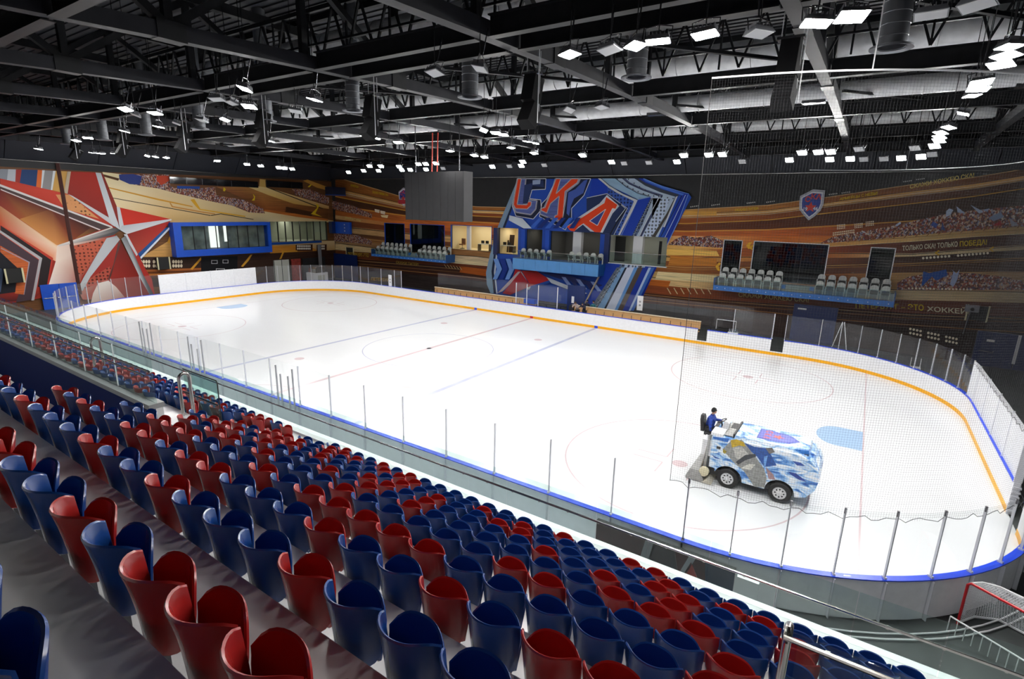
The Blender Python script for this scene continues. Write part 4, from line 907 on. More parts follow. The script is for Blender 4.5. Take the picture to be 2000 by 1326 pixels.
# ------------------------------------------------------------------ walkway between stand and boards
fn = thing('walkway_fence', 'low blue post fence with white rails in the walkway behind the boards', 'fence', (14.2, -15.4, 0))
for i in range(6): MB().bx(i*1.05-.04, i*1.05+.04, -.03, .03, -.06, 1.25).build('post', mat('fence_blue', '3a6aa0', .5), fn)
for z in (.35, .75, 1.2): MB().tube([(0, 0, z), (5.3, 0, z)], .018, 6).build('rail', white_lac, fn)
bp_ = thing('banner_panel', 'dark red banner with silver star ridges in the walkway below the front glass', 'banner', (19.65, -15.3, 0))
MB().bx(0, 3.35, 0, .05, .55, 1.85).build('board', colour_attr_mat('x') if False else mat('banner_maroon', '3a1414', .5, 0, .3, 9), bp_)
for pl_, c in (([(1.05,.55),(1.25,.55),(1.55,1.85),(1.3,1.85)], '8a8c92'), ([(1.25,.55),(2.3,.55),(2.0,1.85),(1.5,1.85)], '2a2a30'), ([(1.9,.55),(2.05,.55),(2.5,1.85),(2.35,1.85)], '9a9ca2'), ([(2.0,.55),(2.8,.62),(2.6,1.3),(2.4,1.7)], 'a02c24'), ([(2.45,.9),(2.85,.7),(2.9,.8),(2.45,1.05)], 'c0c4c8'), ([(2.1,1.2),(2.3,.8),(2.2,1.4)], 'b01c34'), ([(2.85,.55),(3.35,.55),(3.35,1.85),(2.7,1.85)], '1a2c44')):
    MB().prism(pl_, lambda u, v, h: (u, h, v), -.004-.002*len(c), -.001).build('print', mat('banner_'+c, c, .5), bp_)
MB().bx(0, 3.35, -.02, .09, 1.85, 1.9).build('top_rail', rubber, bp_)
cw = thing('side_wall_panel', 'pale grey wall end beside the dark banner', 'panel', (23.05, -15.3, 0)); MB().bx(0, .45, 0, .12, -.06, 1.75).build('board', white_lac, cw)
# two pale tubes that follow the foot of the boards outside
for off in (.55, .72):
    pts = [(x, y, .0) for x, y in rounded(off, 20)[:42]]; tb_ = MB().tube(pts, .02, 6).build('floor_pipe', white_lac); tag(tb_, 'pale pipe curving along the floor outside the boards', 'pipe', 'floor pipes outside the boards')

wk = MB().bx(-30, 19.4, -16.54, -13.9, -.06, .0).build('walkway', mat('pale_walkway', (.50, .55, .58), .45, 0, .08, 1), gs_)
# ================================================================== BALCONIES AND GLAZED BOXES
def round_rect(w_, h, r, n=4):
    out = []
    for cx, cy, a0 in ((w_/2-r, h-r, 0), (-w_/2+r, h-r, 90)):
        for i in range(n+1): a = math.radians(a0+90*i/n); out.append((cx+r*math.cos(a), cy+r*math.sin(a)))
    return out+[(-w_/2, 0), (w_/2, 0)]
V = lambda u, v, h: (u, h, v)
m_vb = MB().prism(round_rect(.50, .52, .2), lambda u, v, h: (u, h+v*.18, v+.46), .0, .07).mesh('backrest', seat_white)
m_vp = MB().prism(round_rect(.46, .30, .06), lambda u, v, h: (u, h-.02-v*.12, v+.34), -.09, -.02).mesh('seat_pan', seat_grey)
m_vs = MB().bx(-.29, -.23, -.28, .08, .54, .60).bx(-.29, -.23, -.10, .06, 0, .56).mesh('side_frame', seat_white)
m_vs2 = MB().bx(.23, .29, -.28, .08, .54, .60).bx(.23, .29, -.10, .06, 0, .56).mesh('side_frame', seat_white)
def vip(x, y, z, label, group):
    t = thing('balcony_chair', label, 'chair', (x, y, z), 0, group)
    link('backrest', m_vb, t); link('seat_pan', m_vp, t); link('side_frame', m_vs, t); link('side_frame', m_vs2, t)
bal_blue = mat('balcony_blue_fascia', '2a72c4', .35, 0, .08, 3); bal_light = mat('balcony_light_fascia', '5aa0e4', .3, 0, .06, 2)
def balcony(x0, x1, yf, z0, z1, blocks, label, nm):
    t = thing('balcony', label, 'balcony', (x0, YF, 0)); w_ = x1-x0; d = yf-YF
    MB().bx(0, w_, d, 0, z0, z1-.02).build('slab', bal_blue, t)
    n = round(w_/1.2)
    for i in range(n): MB().bx(i*w_/n+.01, (i+1)*w_/n-.01, d-.03, d, z0, z1).build('fascia_panel', bal_blue, t)
    for i in range(n*2): MB().lathe([(0, -.012), (.03, -.012), (.035, 0)], ((i+.5)*w_/n/2, d-.03, (z0+z1)/2), 'y', 8).build('fascia_stud', white_lac, t)
    for i in range(n): MB().bx(i*w_/n+.01, (i+1)*w_/n-.01, d+.03, d+.045, z1, z1+.75).build('glass_pane', pane_green, t)
    MB().bx(0, w_, d+.85, 0, z1-.02, z1+.42).build('rear_step', mat('balcony_step', (.28, .34, .36), .5), t)
    for s in (-.02, w_-.03): MB().bx(s, s+.06, d-.01, 0, z0-.02, z1+.6).build('side_panel', bal_blue if s == 0 else mat('balcony_side', '1f5a9c', .4), t)
    a, c = blocks[0][1], blocks[1][0]
    for k in range(3): MB().bx(a-x0+.05, c-x0-.05, d+.35+k*.28, d+.85+k*.1, z1, z1+.14*(k+1)).build('stair', mat('balcony_step', (.28, .34, .36), .5), t)
    for q in (a-x0, c-x0-.3): MB().bx(q, q+.3, d+.6, d+.75, z1, z1+.42).build('stair_cheek', bal_blue, t)
    for j, (bx0, bx1, n) in enumerate(blocks):
        p = (bx1-bx0)/n
        for r_ in (0, 1):
            for i in range(n): vip(bx0+p*(i+.5), yf+.42+r_*.85, z1+(.42 if r_ else 0), 'white chair, %s row of the %s balcony, %s side of its steps' % (('front', 'rear')[r_], nm, ('shield', 'corner')[j] if nm == 'goal end' else ('corner', 'shield')[j]), 'white seats %s row %s block %d' % (nm, ('front', 'rear')[r_], j))
balcony(14.25, 26.5, 18.9, 3.48, 3.88, [(14.45, 19.2, 7), (21.45, 26.25, 7)], 'blue fronted balcony with two blocks of seven white seats in two rows', 'goal end')
balcony(-26.6, -14.6, 18.9, 3.52, 3.80, [(-26.3, -20.9, 7), (-19.4, -14.8, 6)], 'blue fronted balcony with white seats below the hanging grey screen', 'screen side')
t = thing('balcony', 'light blue fronted balcony with two short rows of five white seats before the shield', 'balcony', (-5.65, YF, 0))
for i in range(7): MB().bx(i*1.36+.01, (i+1)*1.36-.01, -1.63, -1.6, 3.62, 4.72).build('fascia_panel', bal_light, t)
MB().bx(0, 9.5, -1.6, 0, 4.6, 4.72).build('slab', bal_blue, t); MB().bx(9.5, 9.55, -1.6, 0, 3.62, 4.72).build('side_panel', mat('balcony_side', '1f5a9c', .4), t); MB().bx(0, .05, -1.6, 0, 3.62, 4.72).build('side_panel', bal_light, t)
for i in range(7): MB().bx(i*1.36+.01, (i+1)*1.36-.01, -1.57, -1.555, 4.72, 5.5).build('glass_pane', pane_green, t)
MB().bx(0, 9.5, -1.58, -1.54, 5.5, 5.53).build('hand_rail', chrome, t)
for a, nm in ((-5.35, 'cream room'), (.2, 'dark room')):
    for i in range(5): vip(a+.76*(i+.5), 19.75, 4.72, 'white chair in the row of five before the %s, light blue balcony' % nm, 'white seats before the '+nm)
# suite fittings
t = thing('suite_balustrade', 'low glass rail across the grey suite right of the light blue balcony', 'balustrade', (3.95, YF-.12, 4.9)); 
for i in range(4): MB().bx(i*1.44+.01, (i+1)*1.44-.01, 0, .015, 0, 1.0).build('glass_pane', pane_green, t)
MB().bx(0, 5.8, -.03, .04, 1.0, 1.04).build('hand_rail', chrome, t); MB().bx(0, 5.8, -.1, .1, -.08, 0).build('sill', white_lac, t)
for px, m, lb in ((1127, white_lac, 'white column inside the dark middle suite'), (1246, white_lac, 'white column inside the grey suite with glass rail')):
    x = at(px, 480, y=YF+.5).x; p = MB().bx(-.45, .45, 0, .5, 0, 2.75).build('column', m); p.location = (x, YF+.45, 4.78); tag(p, lb, 'column')
for px, m, lb in ((1024, blue_paint, 'blue wall pier beside the cream suite'), (1071, blue_paint, 'blue wall pier left of the dark middle suite'), (1187, navy_paint, 'navy wall pier left of the grey suite'), (970, navy_paint, 'navy edge pier at the shield side')):
    x = at(px, 480, y=YF).x; p = MB().bx(-.24, .24, 0, .35, 0, 2.8).build('pier', m); p.location = (x, YF-.3, 4.78); tag(p, lb, 'pier')
p = MB().bx(-.55, .55, 0, .1, 0, 2.35).build('suite_door', rubber); p.location = (fx(1197)+.1, YF+1.5, 4.92); tag(p, 'black door inside the grey suite', 'door')
p = MB().bx(-.12, .12, 0, .1, 0, 2.1).build('suite_cabinet', rubber); p.location = (fx(1280), YF+1.5, 4.92); tag(p, 'tall narrow black panel in the grey suite', 'panel')
x = at(914, 450, y=YF+.3).x; p = MB().bx(-.22, .22, 0, .3, 0, 2.7).build('column', white_lac); p.location = (x, YF+.35, 5.0); tag(p, 'white column dividing the cream lit room', 'column')
def office_chair(px, py, lab):
    q = at(px, py, y=YF+1.2); t = thing('office_chair', lab, 'chair', (q.x, YF+1.2, 5.0)); br = mat('brown_leather', '7a5030', .5)
    MB().bx(-.28, .28, -.25, .25, .42, .54).build('seat', br, t); MB().bx(-.26, .26, .2, .3, .54, 1.15).build('backrest', br, t); MB().tube([(0,0,.06),(0,0,.42)], .04, 8).build('column', chrome, t); MB().lathe([(.28,.0),(.28,.05),(.05,.09)], (0,0,0), 'z', 10).build('base', rubber, t)
office_chair(903, 485, 'brown office chair inside the cream lit room')
def desk(px, lab, w_=1.5):
    q = at(px, 490, y=YF+.7); t = thing('desk', lab, 'desk', (q.x, YF+.7, 5.0)); MB().bx(-w_/2, w_/2, -.3, .3, .7, .76).build('top', light_room, t)
    for s in (-1, 1): MB().bx(s*w_/2-.03, s*w_/2+.03, -.28, .28, 0, .7).build('leg', dark_rail, t)
    for k in range(2): MB().bx(-.5+k*.6, -.1+k*.6, -.02, .04, .8, 1.1).build('monitor', rubber, t)
desk(947, 'small desk with dark monitors in the cream lit room'); desk(990, 'pale desk with black equipment in the room beside the shield edge', 1.9)
for px, lab in ((988, 'dark easel board standing in the cream suite'), (998, 'tall dark board leaning in the cream suite')):
    q = at(px, 470, y=YF+1.6); t = MB().bx(-.3, .3, 0, .05, 0, 1.9 if px > 990 else 1.3).build('standing_board', mat('dark_brown_board', '2c1a10', .6)); t.location = (q.x, YF+1.6, 4.95); t.rotation_euler.x = -.12; tag(t, lab, 'board')
# frames and glass of the far wall openings
def frame(name, o, m, n, label, pane=pane_dark, th=.06, yb=.0):
    u0, u1, v0, v1 = o; t = bpy.data.objects.new(name, None); C.objects.link(t); struct(t, label); t.location = (u0, YF+.1, v0); w_, h = u1-u0, v1-v0
    for a in ((0, w_, -.14, 0, h-th, h), (0, th, -.14, 0, 0, h), (w_-th, w_, -.14, 0, 0, h)): MB().bx(*a).build('frame', m, t)
    if pane:
        for i in range(n): MB().bx(i*w_/n+.01, (i+1)*w_/n-.01, -.02, -.005, 0, h-th).build('pane', pane, t)
    return t
frame('window_1', OPF[0], blue_paint, 2, 'dark glazed door behind the left white seats'); frame('window_2', OPF[1], blue_paint, 3, 'wide dark glazed front behind the left balcony'); frame('window_3', OPF[2], blue_paint, 1, 'open front of the cream lit room', None)
for i, nn in ((7, 1), (8, 3), (9, 1)): frame('window_%d' % (i-3), OPF[i], white_lac, nn, 'white framed dark opening behind the goal end balcony')
# end wall: projecting blue box
bx_ = thing('glazed_box', 'projecting bright blue box with a row of glass panes on the end wall', 'glazed box', (XL, 0, 0)); y0, y1 = .05, 10.7
MB().bx(0, 1.0, y0, y1, 3.92, 4.6).build('sill', blue_paint, bx_); MB().bx(0, 1.0, y0, y1, 7.05, 7.42).build('lintel', blue_paint, bx_); MB().bx(0, 1.0, y0, y0+.75, 4.6, 7.05).build('jamb', blue_paint, bx_); MB().bx(0, 1.0, y1-.35, y1, 4.6, 7.05).build('jamb', blue_paint, bx_)
MB().bx(.14, .2, y0+.7, y1-.3, 4.6, 7.05).build('rear_wall', mat('box_rear', (.30, .31, .29), .7, 0, .5, .9), bx_)
MB().bx(.2, .26, y0+3.9, y0+4.9, 4.7, 7.0).build('lit_doorway', mat('lit_doorway', (.9, .9, .85), .7, emit=1.2), bx_); MB().bx(.2, .26, y0+5.5, y0+5.8, 5.3, 7.0).build('lit_doorway', MAT['lit_doorway'], bx_)
n = 8
for i in range(n):
    a = y0+.75+i*(y1-y0-1.1)/n; MB().bx(.84, .855, a+.03, a+(y1-y0-1.1)/n-.03, 4.6, 7.05).build('glass_pane', glass('box_glass', (.78, .82, .8), .9), bx_); MB().bx(.80, .9, a-.03, a+.03, 4.6, 7.05).build('mullion', rubber, bx_)
t = bpy.data.objects.new('window_7', None); C.objects.link(t); struct(t, 'band of black framed windows beside the blue box'); t.location = (XL, 0, 0)
for i in range(8):
    a = 11.3+i*8.1/8; MB().bx(-.1, -.085, a+.03, a+.98, 5.0, 7.42).build('pane', glass('strip_glass', (.72, .76, .72), .9), t); MB().bx(-.14, .03, a-.03, a+.03, 5.0, 7.42).build('mullion', rubber, t)
MB().bx(0, .35, 10.8, 18.2, 4.72, 4.98).build('ledge', mat('ledge_blue', '0c4898', .4), t)
for i, (pa, pb) in enumerate((((331, 345), (505, 365)), ((520, 352), (592, 367)))):
    a, c = at(pa[0], pa[1], x=XL+.25), at(pb[0], pb[1], x=XL+.25); t = bpy.data.objects.new('window_%d' % (8+i), None); C.objects.link(t); struct(t, 'black commentary windows high on the end wall'); t.location = (XL, 0, 0)
    nn = round((c.y-a.y)/1.7); d = (c.y-a.y)/nn
    for k in range(nn): MB().bx(.12, .25, a.y+k*d+.03, a.y+(k+1)*d-.03, c.z-.1, a.z+.0).build('pane', mat('black_glass', (.008, .008, .01), .08), t); MB().bx(.1, .28, a.y+k*d-.02, a.y+k*d+.02, c.z-.1, a.z).build('mullion', dark_rail, t)
t = thing('camera_perch', 'small dark blue camera perch hung in the wall corner', 'perch', at(655, 372, x=XL+3.0)); MB().bx(-.7, .7, -1.0, 1.0, -.5, .4).build('box', mat('perch_navy', '0c1830', .5), t); MB().bx(-.72, .72, -1.02, 1.02, -.62, -.5).build('base', mat('perch_blue', '12408c', .4), t)
t = thing('corner_cabinet', 'blue cabinet front with white latches in the wall corner beside the windows', 'cabinet', (XL+.3, 19.5, 5.9)); MB().bx(0, .6, 0, .9, 0, 1.5).build('body', navy_paint, t); MB().bx(.6, 3.4, .55, .9, 0, 1.5).build('door', blue_paint, t)
for k in range(3): MB().bx(2.4, 2.5, .5, .56, .3+k*.4, .45+k*.4).build('latch', white_lac, t)
# end wall doors at ice level
t = thing('end_door', 'bright blue double doors with push bars under the star mural', 'door', (XL+.2, -11.05, -.06))
for k in range(2): q = MB().bx(0, .1, k*1.32+.01, k*1.32+1.3, 0, 2.2).build('leaf', blue_paint, t); MB().tube([(.14, k*1.32+.1, 1.0), (.14, k*1.32+1.2, 1.0)], .025, 6).build('push_bar', chrome, q)
for y, w_, lb, m in ((11.2, 2.1, 'glazed entrance doors behind the end glass', light_room), (13.6, 1.3, 'red and white poster panel behind the end glass', mat('poster_red', '9a3a30', .5, 0, .4, 3)), (15.2, 3.4, 'dark doorway behind the curved end glass', black_wall)):
    t = thing('end_door', lb, 'door' if 'poster' not in lb else 'poster', (XL+.2, y, -.06)); MB().bx(0, .08, 0, w_, 0, 2.9).build('leaf', m, t)
    if w_ == 2.1:
        for k in (0, 1.03, 2.06): MB().bx(.08, .12, k, k+.05, 0, 2.9).build('mullion', rubber, t)
t = thing('pillar', 'slim grey pillar in front of the end wall doors', 'pillar', (XL+1, 17.3, -.06)); MB().bx(-.15, .15, -.15, .15, 0, 4.6).build('shaft', mat('pillar_grey', (.2, .21, .23), .6), t)
t = thing('white_kiosk', 'white cabinet machine with domed silver lid behind the curved end glass', 'machine', (-33, 15.6, -.06)); MB().bx(-.8, .8, -1.0, 1.0, 0, 1.3).build('body', white_lac, t); MB().prism([(-.7,0),(.7,0),(.7,.5),(.45,.75),(-.45,.75),(-.7,.5)], lambda u, v, h: (h, u, v+1.3), -.7, .7).build('lid', chrome, t); MB().bx(.8, .83, -.5, .5, .3, 1.0).build('front_panel', light_room, t)
for px, py in ((318, 514), (27, 538)):
    q = at(px, py, x=XL+.4); t = thing('wall_speaker', 'small dark wall speaker with cream edges on the star mural' if px < 100 else 'small dark wall speaker with cream edges right of the star mural', 'speaker', q); MB().bx(-.2, .2, -.55, .55, -.6, .6).build('cabinet', rubber, t)
    for s in (-1, 1): MB().bx(.2, .26, s*.55-.06, s*.55+.06, -.62, .62).build('edge', mat('cream_strip', 'd8d0a8', .5), t)
# ================================================================== ROOF
b = MB(); n = 240
for i in range(n):
    y0 = YB+(YF-YB)*i/n; y1 = YB+(YF-YB)*(i+1)/n; dz = .06 if i % 2 else 0
    b.add([(XL, y0, 17.3+dz), (XR, y0, 17.3+dz), (XR, y1, 17.3+dz), (XL, y1, 17.3+dz)], [(0,1,2,3)])
    b.add([(XL, y1, 17.3), (XR, y1, 17.3), (XR, y1, 17.36), (XL, y1, 17.36)], [(0,1,2,3)])
struct(b.build('ceiling', mat('corrugated_deck', (.03, .031, .037), .55, .1)), 'dark corrugated roof deck')
XT = [22.3+6.77*k for k in (2, 1, 0, -1, -2, -3, -4, -5, -6, -7, -8)]
zb = lambda y: 14.1-.0011*(y-4)**2
ys = [YB+.05+i*(YF-YB-.1)/13 for i in range(14)]
def make_truss():
    t = thing('roof_truss', 'x', 'truss'); 
    for i in range(13):
        a, c = ys[i], ys[i+1]; s = MB().bar((0, a, zb(a)+.19), (0, c, zb(c)+.19), .34, .38).build('bottom_chord', steel_dark2, t)
        if i % 2: MB().bx(-.2, .2, a-.35, a+.35, zb(a)-.03, zb(a)+.42).build('splice_plate', steel_dark, s)
        MB().bx(-.17, .17, a, c, 16.7, 17.05).build('top_chord', steel_dark, t)
        MB().bar((0, a, zb(a)+.3), (0, a, 16.75), .2).build('post', steel_dark, t)
        d0, d1 = ((a, zb(a)+.3), (c, 16.75)) if i % 2 else ((c, zb(c)+.3), (a, 16.75))
        MB().bar((0, *d0), (0, *d1), .2, .2).build('diagonal', steel_dark, t)
    return t
tr0 = make_truss(); ord_ = ['beyond the goal end net', 'behind the goal end net', 'running over the goal and resurfacer', 'over the nearer blue line side', 'over the seats beside the aisle', 'over the centre of the ice', 'over the far blue line', 'over the far faceoff circles', 'over the far goal', 'before the end wall', 'against the end wall']
for i, x in enumerate(XT):
    t = tr0 if i == 0 else copy_tree(tr0); t.location = (x, 0, 0); t['label'] = 'dark steel roof truss '+ord_[i]; t['group'] = 'main roof trusses'
# lattice girders along the ice, spanning between the trusses
def girder():
    t = thing('lattice_girder', 'x', 'girder', group='lattice girders')
    x0, x1 = XT[-1], XT[0]; z0, z1 = .62, 2.35
    for i in range(len(XT)-1):
        a, c = XT[i+1]+.2, XT[i]-.2; MB().bx(a, c, -.02, .02, 0, .5).bx(a, c, -.14, .14, -.03, 0).bx(a, c, -.14, .14, .5, .53).build('lower_beam', steel_dark, t)
    for z, h in ((1.25, .07), (z1, .14)): MB().bx(x0, x1, -.06, .06, z-h/2, z+h/2).build('chord', steel_dark, t)
    b = MB(); n = 100; d = (x1-x0)/n
    for i in range(n):
        a = x0+i*d
        if i % 2 == 0: b.bar((a, 0, z0), (a+d, 0, z1), .07)
        else: b.bar((a, 0, z1), (a+d, 0, z0), .07)
        if i % 3 == 0: b.bar((a, 0, z0), (a, 0, z1), .06)
    stuff(b.build('lattice_web', steel_dark, t)); return t
gd = girder(); glab = {-21.5: 'over the upper seats', -13.4: 'over the near boards carrying speakers', -5.2: 'over the near half of the ice', 3.2: 'over the ice centre', 11.2: 'over the far half of the ice', 17.6: 'next to the shield wall'}
for i, y in enumerate(glab):
    t = gd if i == 0 else copy_tree(gd); t.location = (0, y, zb(y)-.02); t['label'] = 'black lattice roof girder running along the ice '+glab[y]
def beam(y, z, lab):
    t = thing('service_beam', lab, 'beam', (0, y, z))
    for i in range(len(XT)-1):
        a, c = XT[i+1]+.2, XT[i]-.2; MB().bx(a, c, -.02, .02, 0, .45).bx(a, c, -.13, .13, -.03, 0).bx(a, c, -.13, .13, .45, .48).build('beam_length', steel_dark, t)
beam(-14.8, zb(-14.8), 'dark service beam beside the lattice girder over the near boards')
for i in range(14):
    y = YB+2+i*3.7; p = MB().bx(XL+.1, XR-.1, -.1, .1, 17.05, 17.29).build('roof_purlin', steel_dark); p.location.y = y; tag(p, 'dark purlin under the corrugated roof deck', 'purlin', 'roof purlins')
for k, x in enumerate([(a+c)/2 for a, c in zip(XT, XT[1:])]):
    for sgn in (-1, 1):
        br = MB().bar((x-3.1, sgn*6-6, 14.5), (x+3.1, sgn*6+1, 14.5), .12, .1).build('roof_brace', steel_dark); tag(br, 'thin diagonal roof brace between two trusses', 'brace', 'roof braces')
# ducts
for y, z, r, lb in ((-11.0, 15.75, .55, 'nearest silver duct running along the roof behind the near lattice girder'), (-2.3, 15.7, .55, 'long silver duct along the roof above the near half of the ice'), (1.3, 14.75, .36, 'lower round silver duct with square outlets above the ice centre'), (13.6, 15.5, .5, 'silver duct along the roof above the far boards')):
    t = thing('air_duct', lb, 'duct', (0, y, z)); x0 = -30; n = 22
    for i in range(n):
        a = x0+i*64/n; MB().lathe([(r, .01), (r*1.0, 64/n-.06), (r*1.05, 64/n-.05), (r*1.05, 64/n)], (a, 0, 0), 'x', 14).build('duct_length', duct_m, t, True)
    if r < .4:
        for i in range(9): MB().bx(x0+i*7+2, x0+i*7+2.9, -.2, .2, -.42, -.2).build('outlet', dark_rail, t)
vd = None
for i, x in enumerate([24.14-5.56*k for k in range(0, 9)]):
    if vd is None:
        vd = thing('drop_duct', 'vertical grey spiral duct hanging down with a flanged mouth', 'duct', group='vertical drop ducts'); sp = mat('grey_spiral_duct', (.20, .21, .23), .35, .6)
        MB().lathe([(.26, .0), (.26, 4.32)], (0, 0, 0), 'z', 18).build('tube', sp, vd, True); MB().lathe([(.24, .02), (.40, -.02), (.40, .02), (.26, .06)], (0, 0, 0), 'z', 18).build('flange', sp, vd, True)
        b = MB()
        for k in range(12): b.lathe([(.262, .2+k*.22), (.272, .21+k*.22), (.262, .22+k*.22)], (0, 0, 0), 'z', 18)
        b.build('seam', sp, vd)
        t = vd
    else: t = copy_tree(vd)
    t.location = (x, -12.15, 13.0)
# ------------------------------------------------------------------ speakers
sp_lab = ['hung over the resurfacer', 'hung over the nearer blue line', 'hung above the centre near boards', 'hung beyond the hanging spiral ducts', 'hung over the far blue line near side', 'hung over the far near side faceoff spot', 'hung near the end wall']
for i, x in enumerate(XT[2:9]):
    t = thing('speaker_pair', 'pair of black loudspeakers '+sp_lab[i], 'speaker', (x-.05, -12.45, 12.15), group='loudspeaker pairs'); t.scale = (.7, .7, .7)
    prof = [(-.35, -.3), (.35, -.3), (.28, .3), (-.28, .3)]
    r1, r2 = Matrix.Rotation(math.radians(-14), 3, 'X'), Matrix.Rotation(math.radians(-32), 3, 'X')
    up = MB().prism(prof, lambda u, v, h: Vector((0, .1, 1.15))+r1 @ Vector((u, -v, h)), -.52, .52).build('upper_cabinet', speaker_m, t)
    lo = MB().prism(prof, lambda u, v, h: Vector((0, -.05, .15))+r2 @ Vector((u, -v, h)), -.5, .5).build('lower_cabinet', speaker_m, t)
    MB().prism([(-.3,-.3),(.3,-.3),(.3,.3),(-.3,.3)], lambda u, v, h: Vector((0, -.05, .15))+r2 @ Vector((u, -v, h)), .5, .52).build('white_top', white_lac, lo)
    for s in (-1, 1): MB().tube([(s*.32, .2, .1), (s*.32, .22, 2.6)], .014, 5).build('sling', white_cord, t)
    MB().tube([(.45, -.1, -.2), (.45, -.1, 2.6)], .02, 5).build('chain', white_cord, t); MB().bx(-.4, .4, -.1, .3, 1.72, 1.8).build('hanger', dark_rail, t)
# ------------------------------------------------------------------ hanging screen
sc_m = mat('dark_grey_led', (.035, .035, .037), .7, 0, .05, 2, spec=.2)
sb = thing('hanging_screen', 'big dark grey hanging scoreboard cube over the centre of the ice', 'scoreboard', (-1.95, 0, 8.7))
MB().bx(0, 5.0, 0, .9, 0, 3.05).build('cabinet', sc_m, sb)
for i in range(8):
    for j in range(5): MB().bx(i*.62+.03, i*.62+.62, -.012, 0, .03+j*.6, .03+j*.6+.59).build('led_tile', sc_m, sb)
for x in (2.0, 2.45): MB().tube([(x, .45, 3.05), (x+.1, .45, 5.45)], .04, 6).build('red_chain', mat('red_chain', 'c03018', .5), sb)
for x in (.6, 4.3): MB().tube([(x, .45, 3.05), (x, .45, 8.58)], .03, 6).build('hoist_cable', dark_rail, sb)
# ------------------------------------------------------------------ floodlights
z1_ = lambda l: [(x/2.857, y/2.857) for x, y in l]
z2_ = lambda l: [(650+x/2.857, y/2.857) for x, y in l]
z3_ = lambda l: [(1300+x/2.857, y/2.857) for x, y in l]
ON = z1_([(1365,497),(1460,510),(1755,557),(700,610),(865,632),(940,637),(885,708),(1255,668),(1390,595),(695,733),(425,785),(490,770),(215,832),(518,852),(565,857),(640,857),(822,870),(867,875),(928,880),(1212,898),(1378,917),(1455,926),(1487,928),(1555,936),(1587,939),(1630,943),(1505,787),(1945,962)])
ON += z2_([(1690,257),(1815,232),(1322,305),(180,760),(247,773),(365,795),(842,727),(910,742),(950,752),(655,843),(790,867),(845,877),(995,825),(1085,790),(1132,800),(1123,855),(1393,867),(1920,903),(1957,868),(1555,905),(890,930),(1052,925),(1060,903),(575,912),(518,915),(478,916),(520,945),(205,928),(235,930),(268,928),(255,953),(370,930),(385,948),(432,947),(90,961),(172,953)])
ON += z3_([(840,132),(1040,95),(220,195),(365,175),(1920,262),(1900,312),(1870,362),(1760,463),(1745,497),(1710,535),(1660,635),(1580,712),(1535,742),(1528,765),(1525,785),(1500,815),(690,893),(850,850),(920,848),(915,890),(1030,887),(1315,883),(1425,875),(315,862),(240,865),(100,867),(760,853)])
OFF = z1_([(1210,555),(1290,575),(755,643),(985,690),(1125,672),(1650,622)])+z2_([(1940,195),(568,408),(1180,922),(985,928),(1625,912),(1763,908),(615,940),(312,800),(820,385),(1545,280),(1320,615),(1500,600)])+z3_([(1105,889),(1217,887),(1487,862),(427,902),(520,190),(1480,85),(1740,30),(1078,833),(1390,827)])
m_house = MB().prism([(-.28,-.20),(.28,-.20),(.28,.20),(-.28,.20)], lambda u, v, h: (u*(1 if h < .05 else .82), v*(1 if h < .05 else .8), h), .0, .11).mesh('housing', mat('grey_lamp_housing', (.16, .165, .18), .4, .5))
bb = MB()
for k in range(6): bb.bx(-.24+k*.09, -.225+k*.09, -.16, .16, .1, .17)
m_fin = bb.mesh('cooling_fins', MAT['grey_lamp_housing'])
m_len = {True: MB().bx(-.255, .255, -.175, .175, -.012, .0).mesh('lens', lens_on), False: MB().bx(-.255, .255, -.175, .175, -.012, .0).mesh('lens', lens_off)}
m_fill = MB().bx(-.255, .255, -.175, .175, -.012, .0).mesh('lens', mat('added_fill_lamp_lens', (1, .97, .93), .4, emit=LAMP*.24))  # weaker lens for the fill lamps added above the stand
LS = .86
m_brk = MB().tube([(-.29, 0, .05), (-.31, 0, .3), (0, 0, .36), (.31, 0, .3), (.29, 0, .05)], .016, 5).bar((0, 0, .36), (0, 0, 1.1), .03).mesh('bracket', dark_rail)
m_rod = MB().tube([(0, 0, .0), (0, 0, 1)], .012, 5).mesh('hanger_rod', dark_rail)
HUNG = []
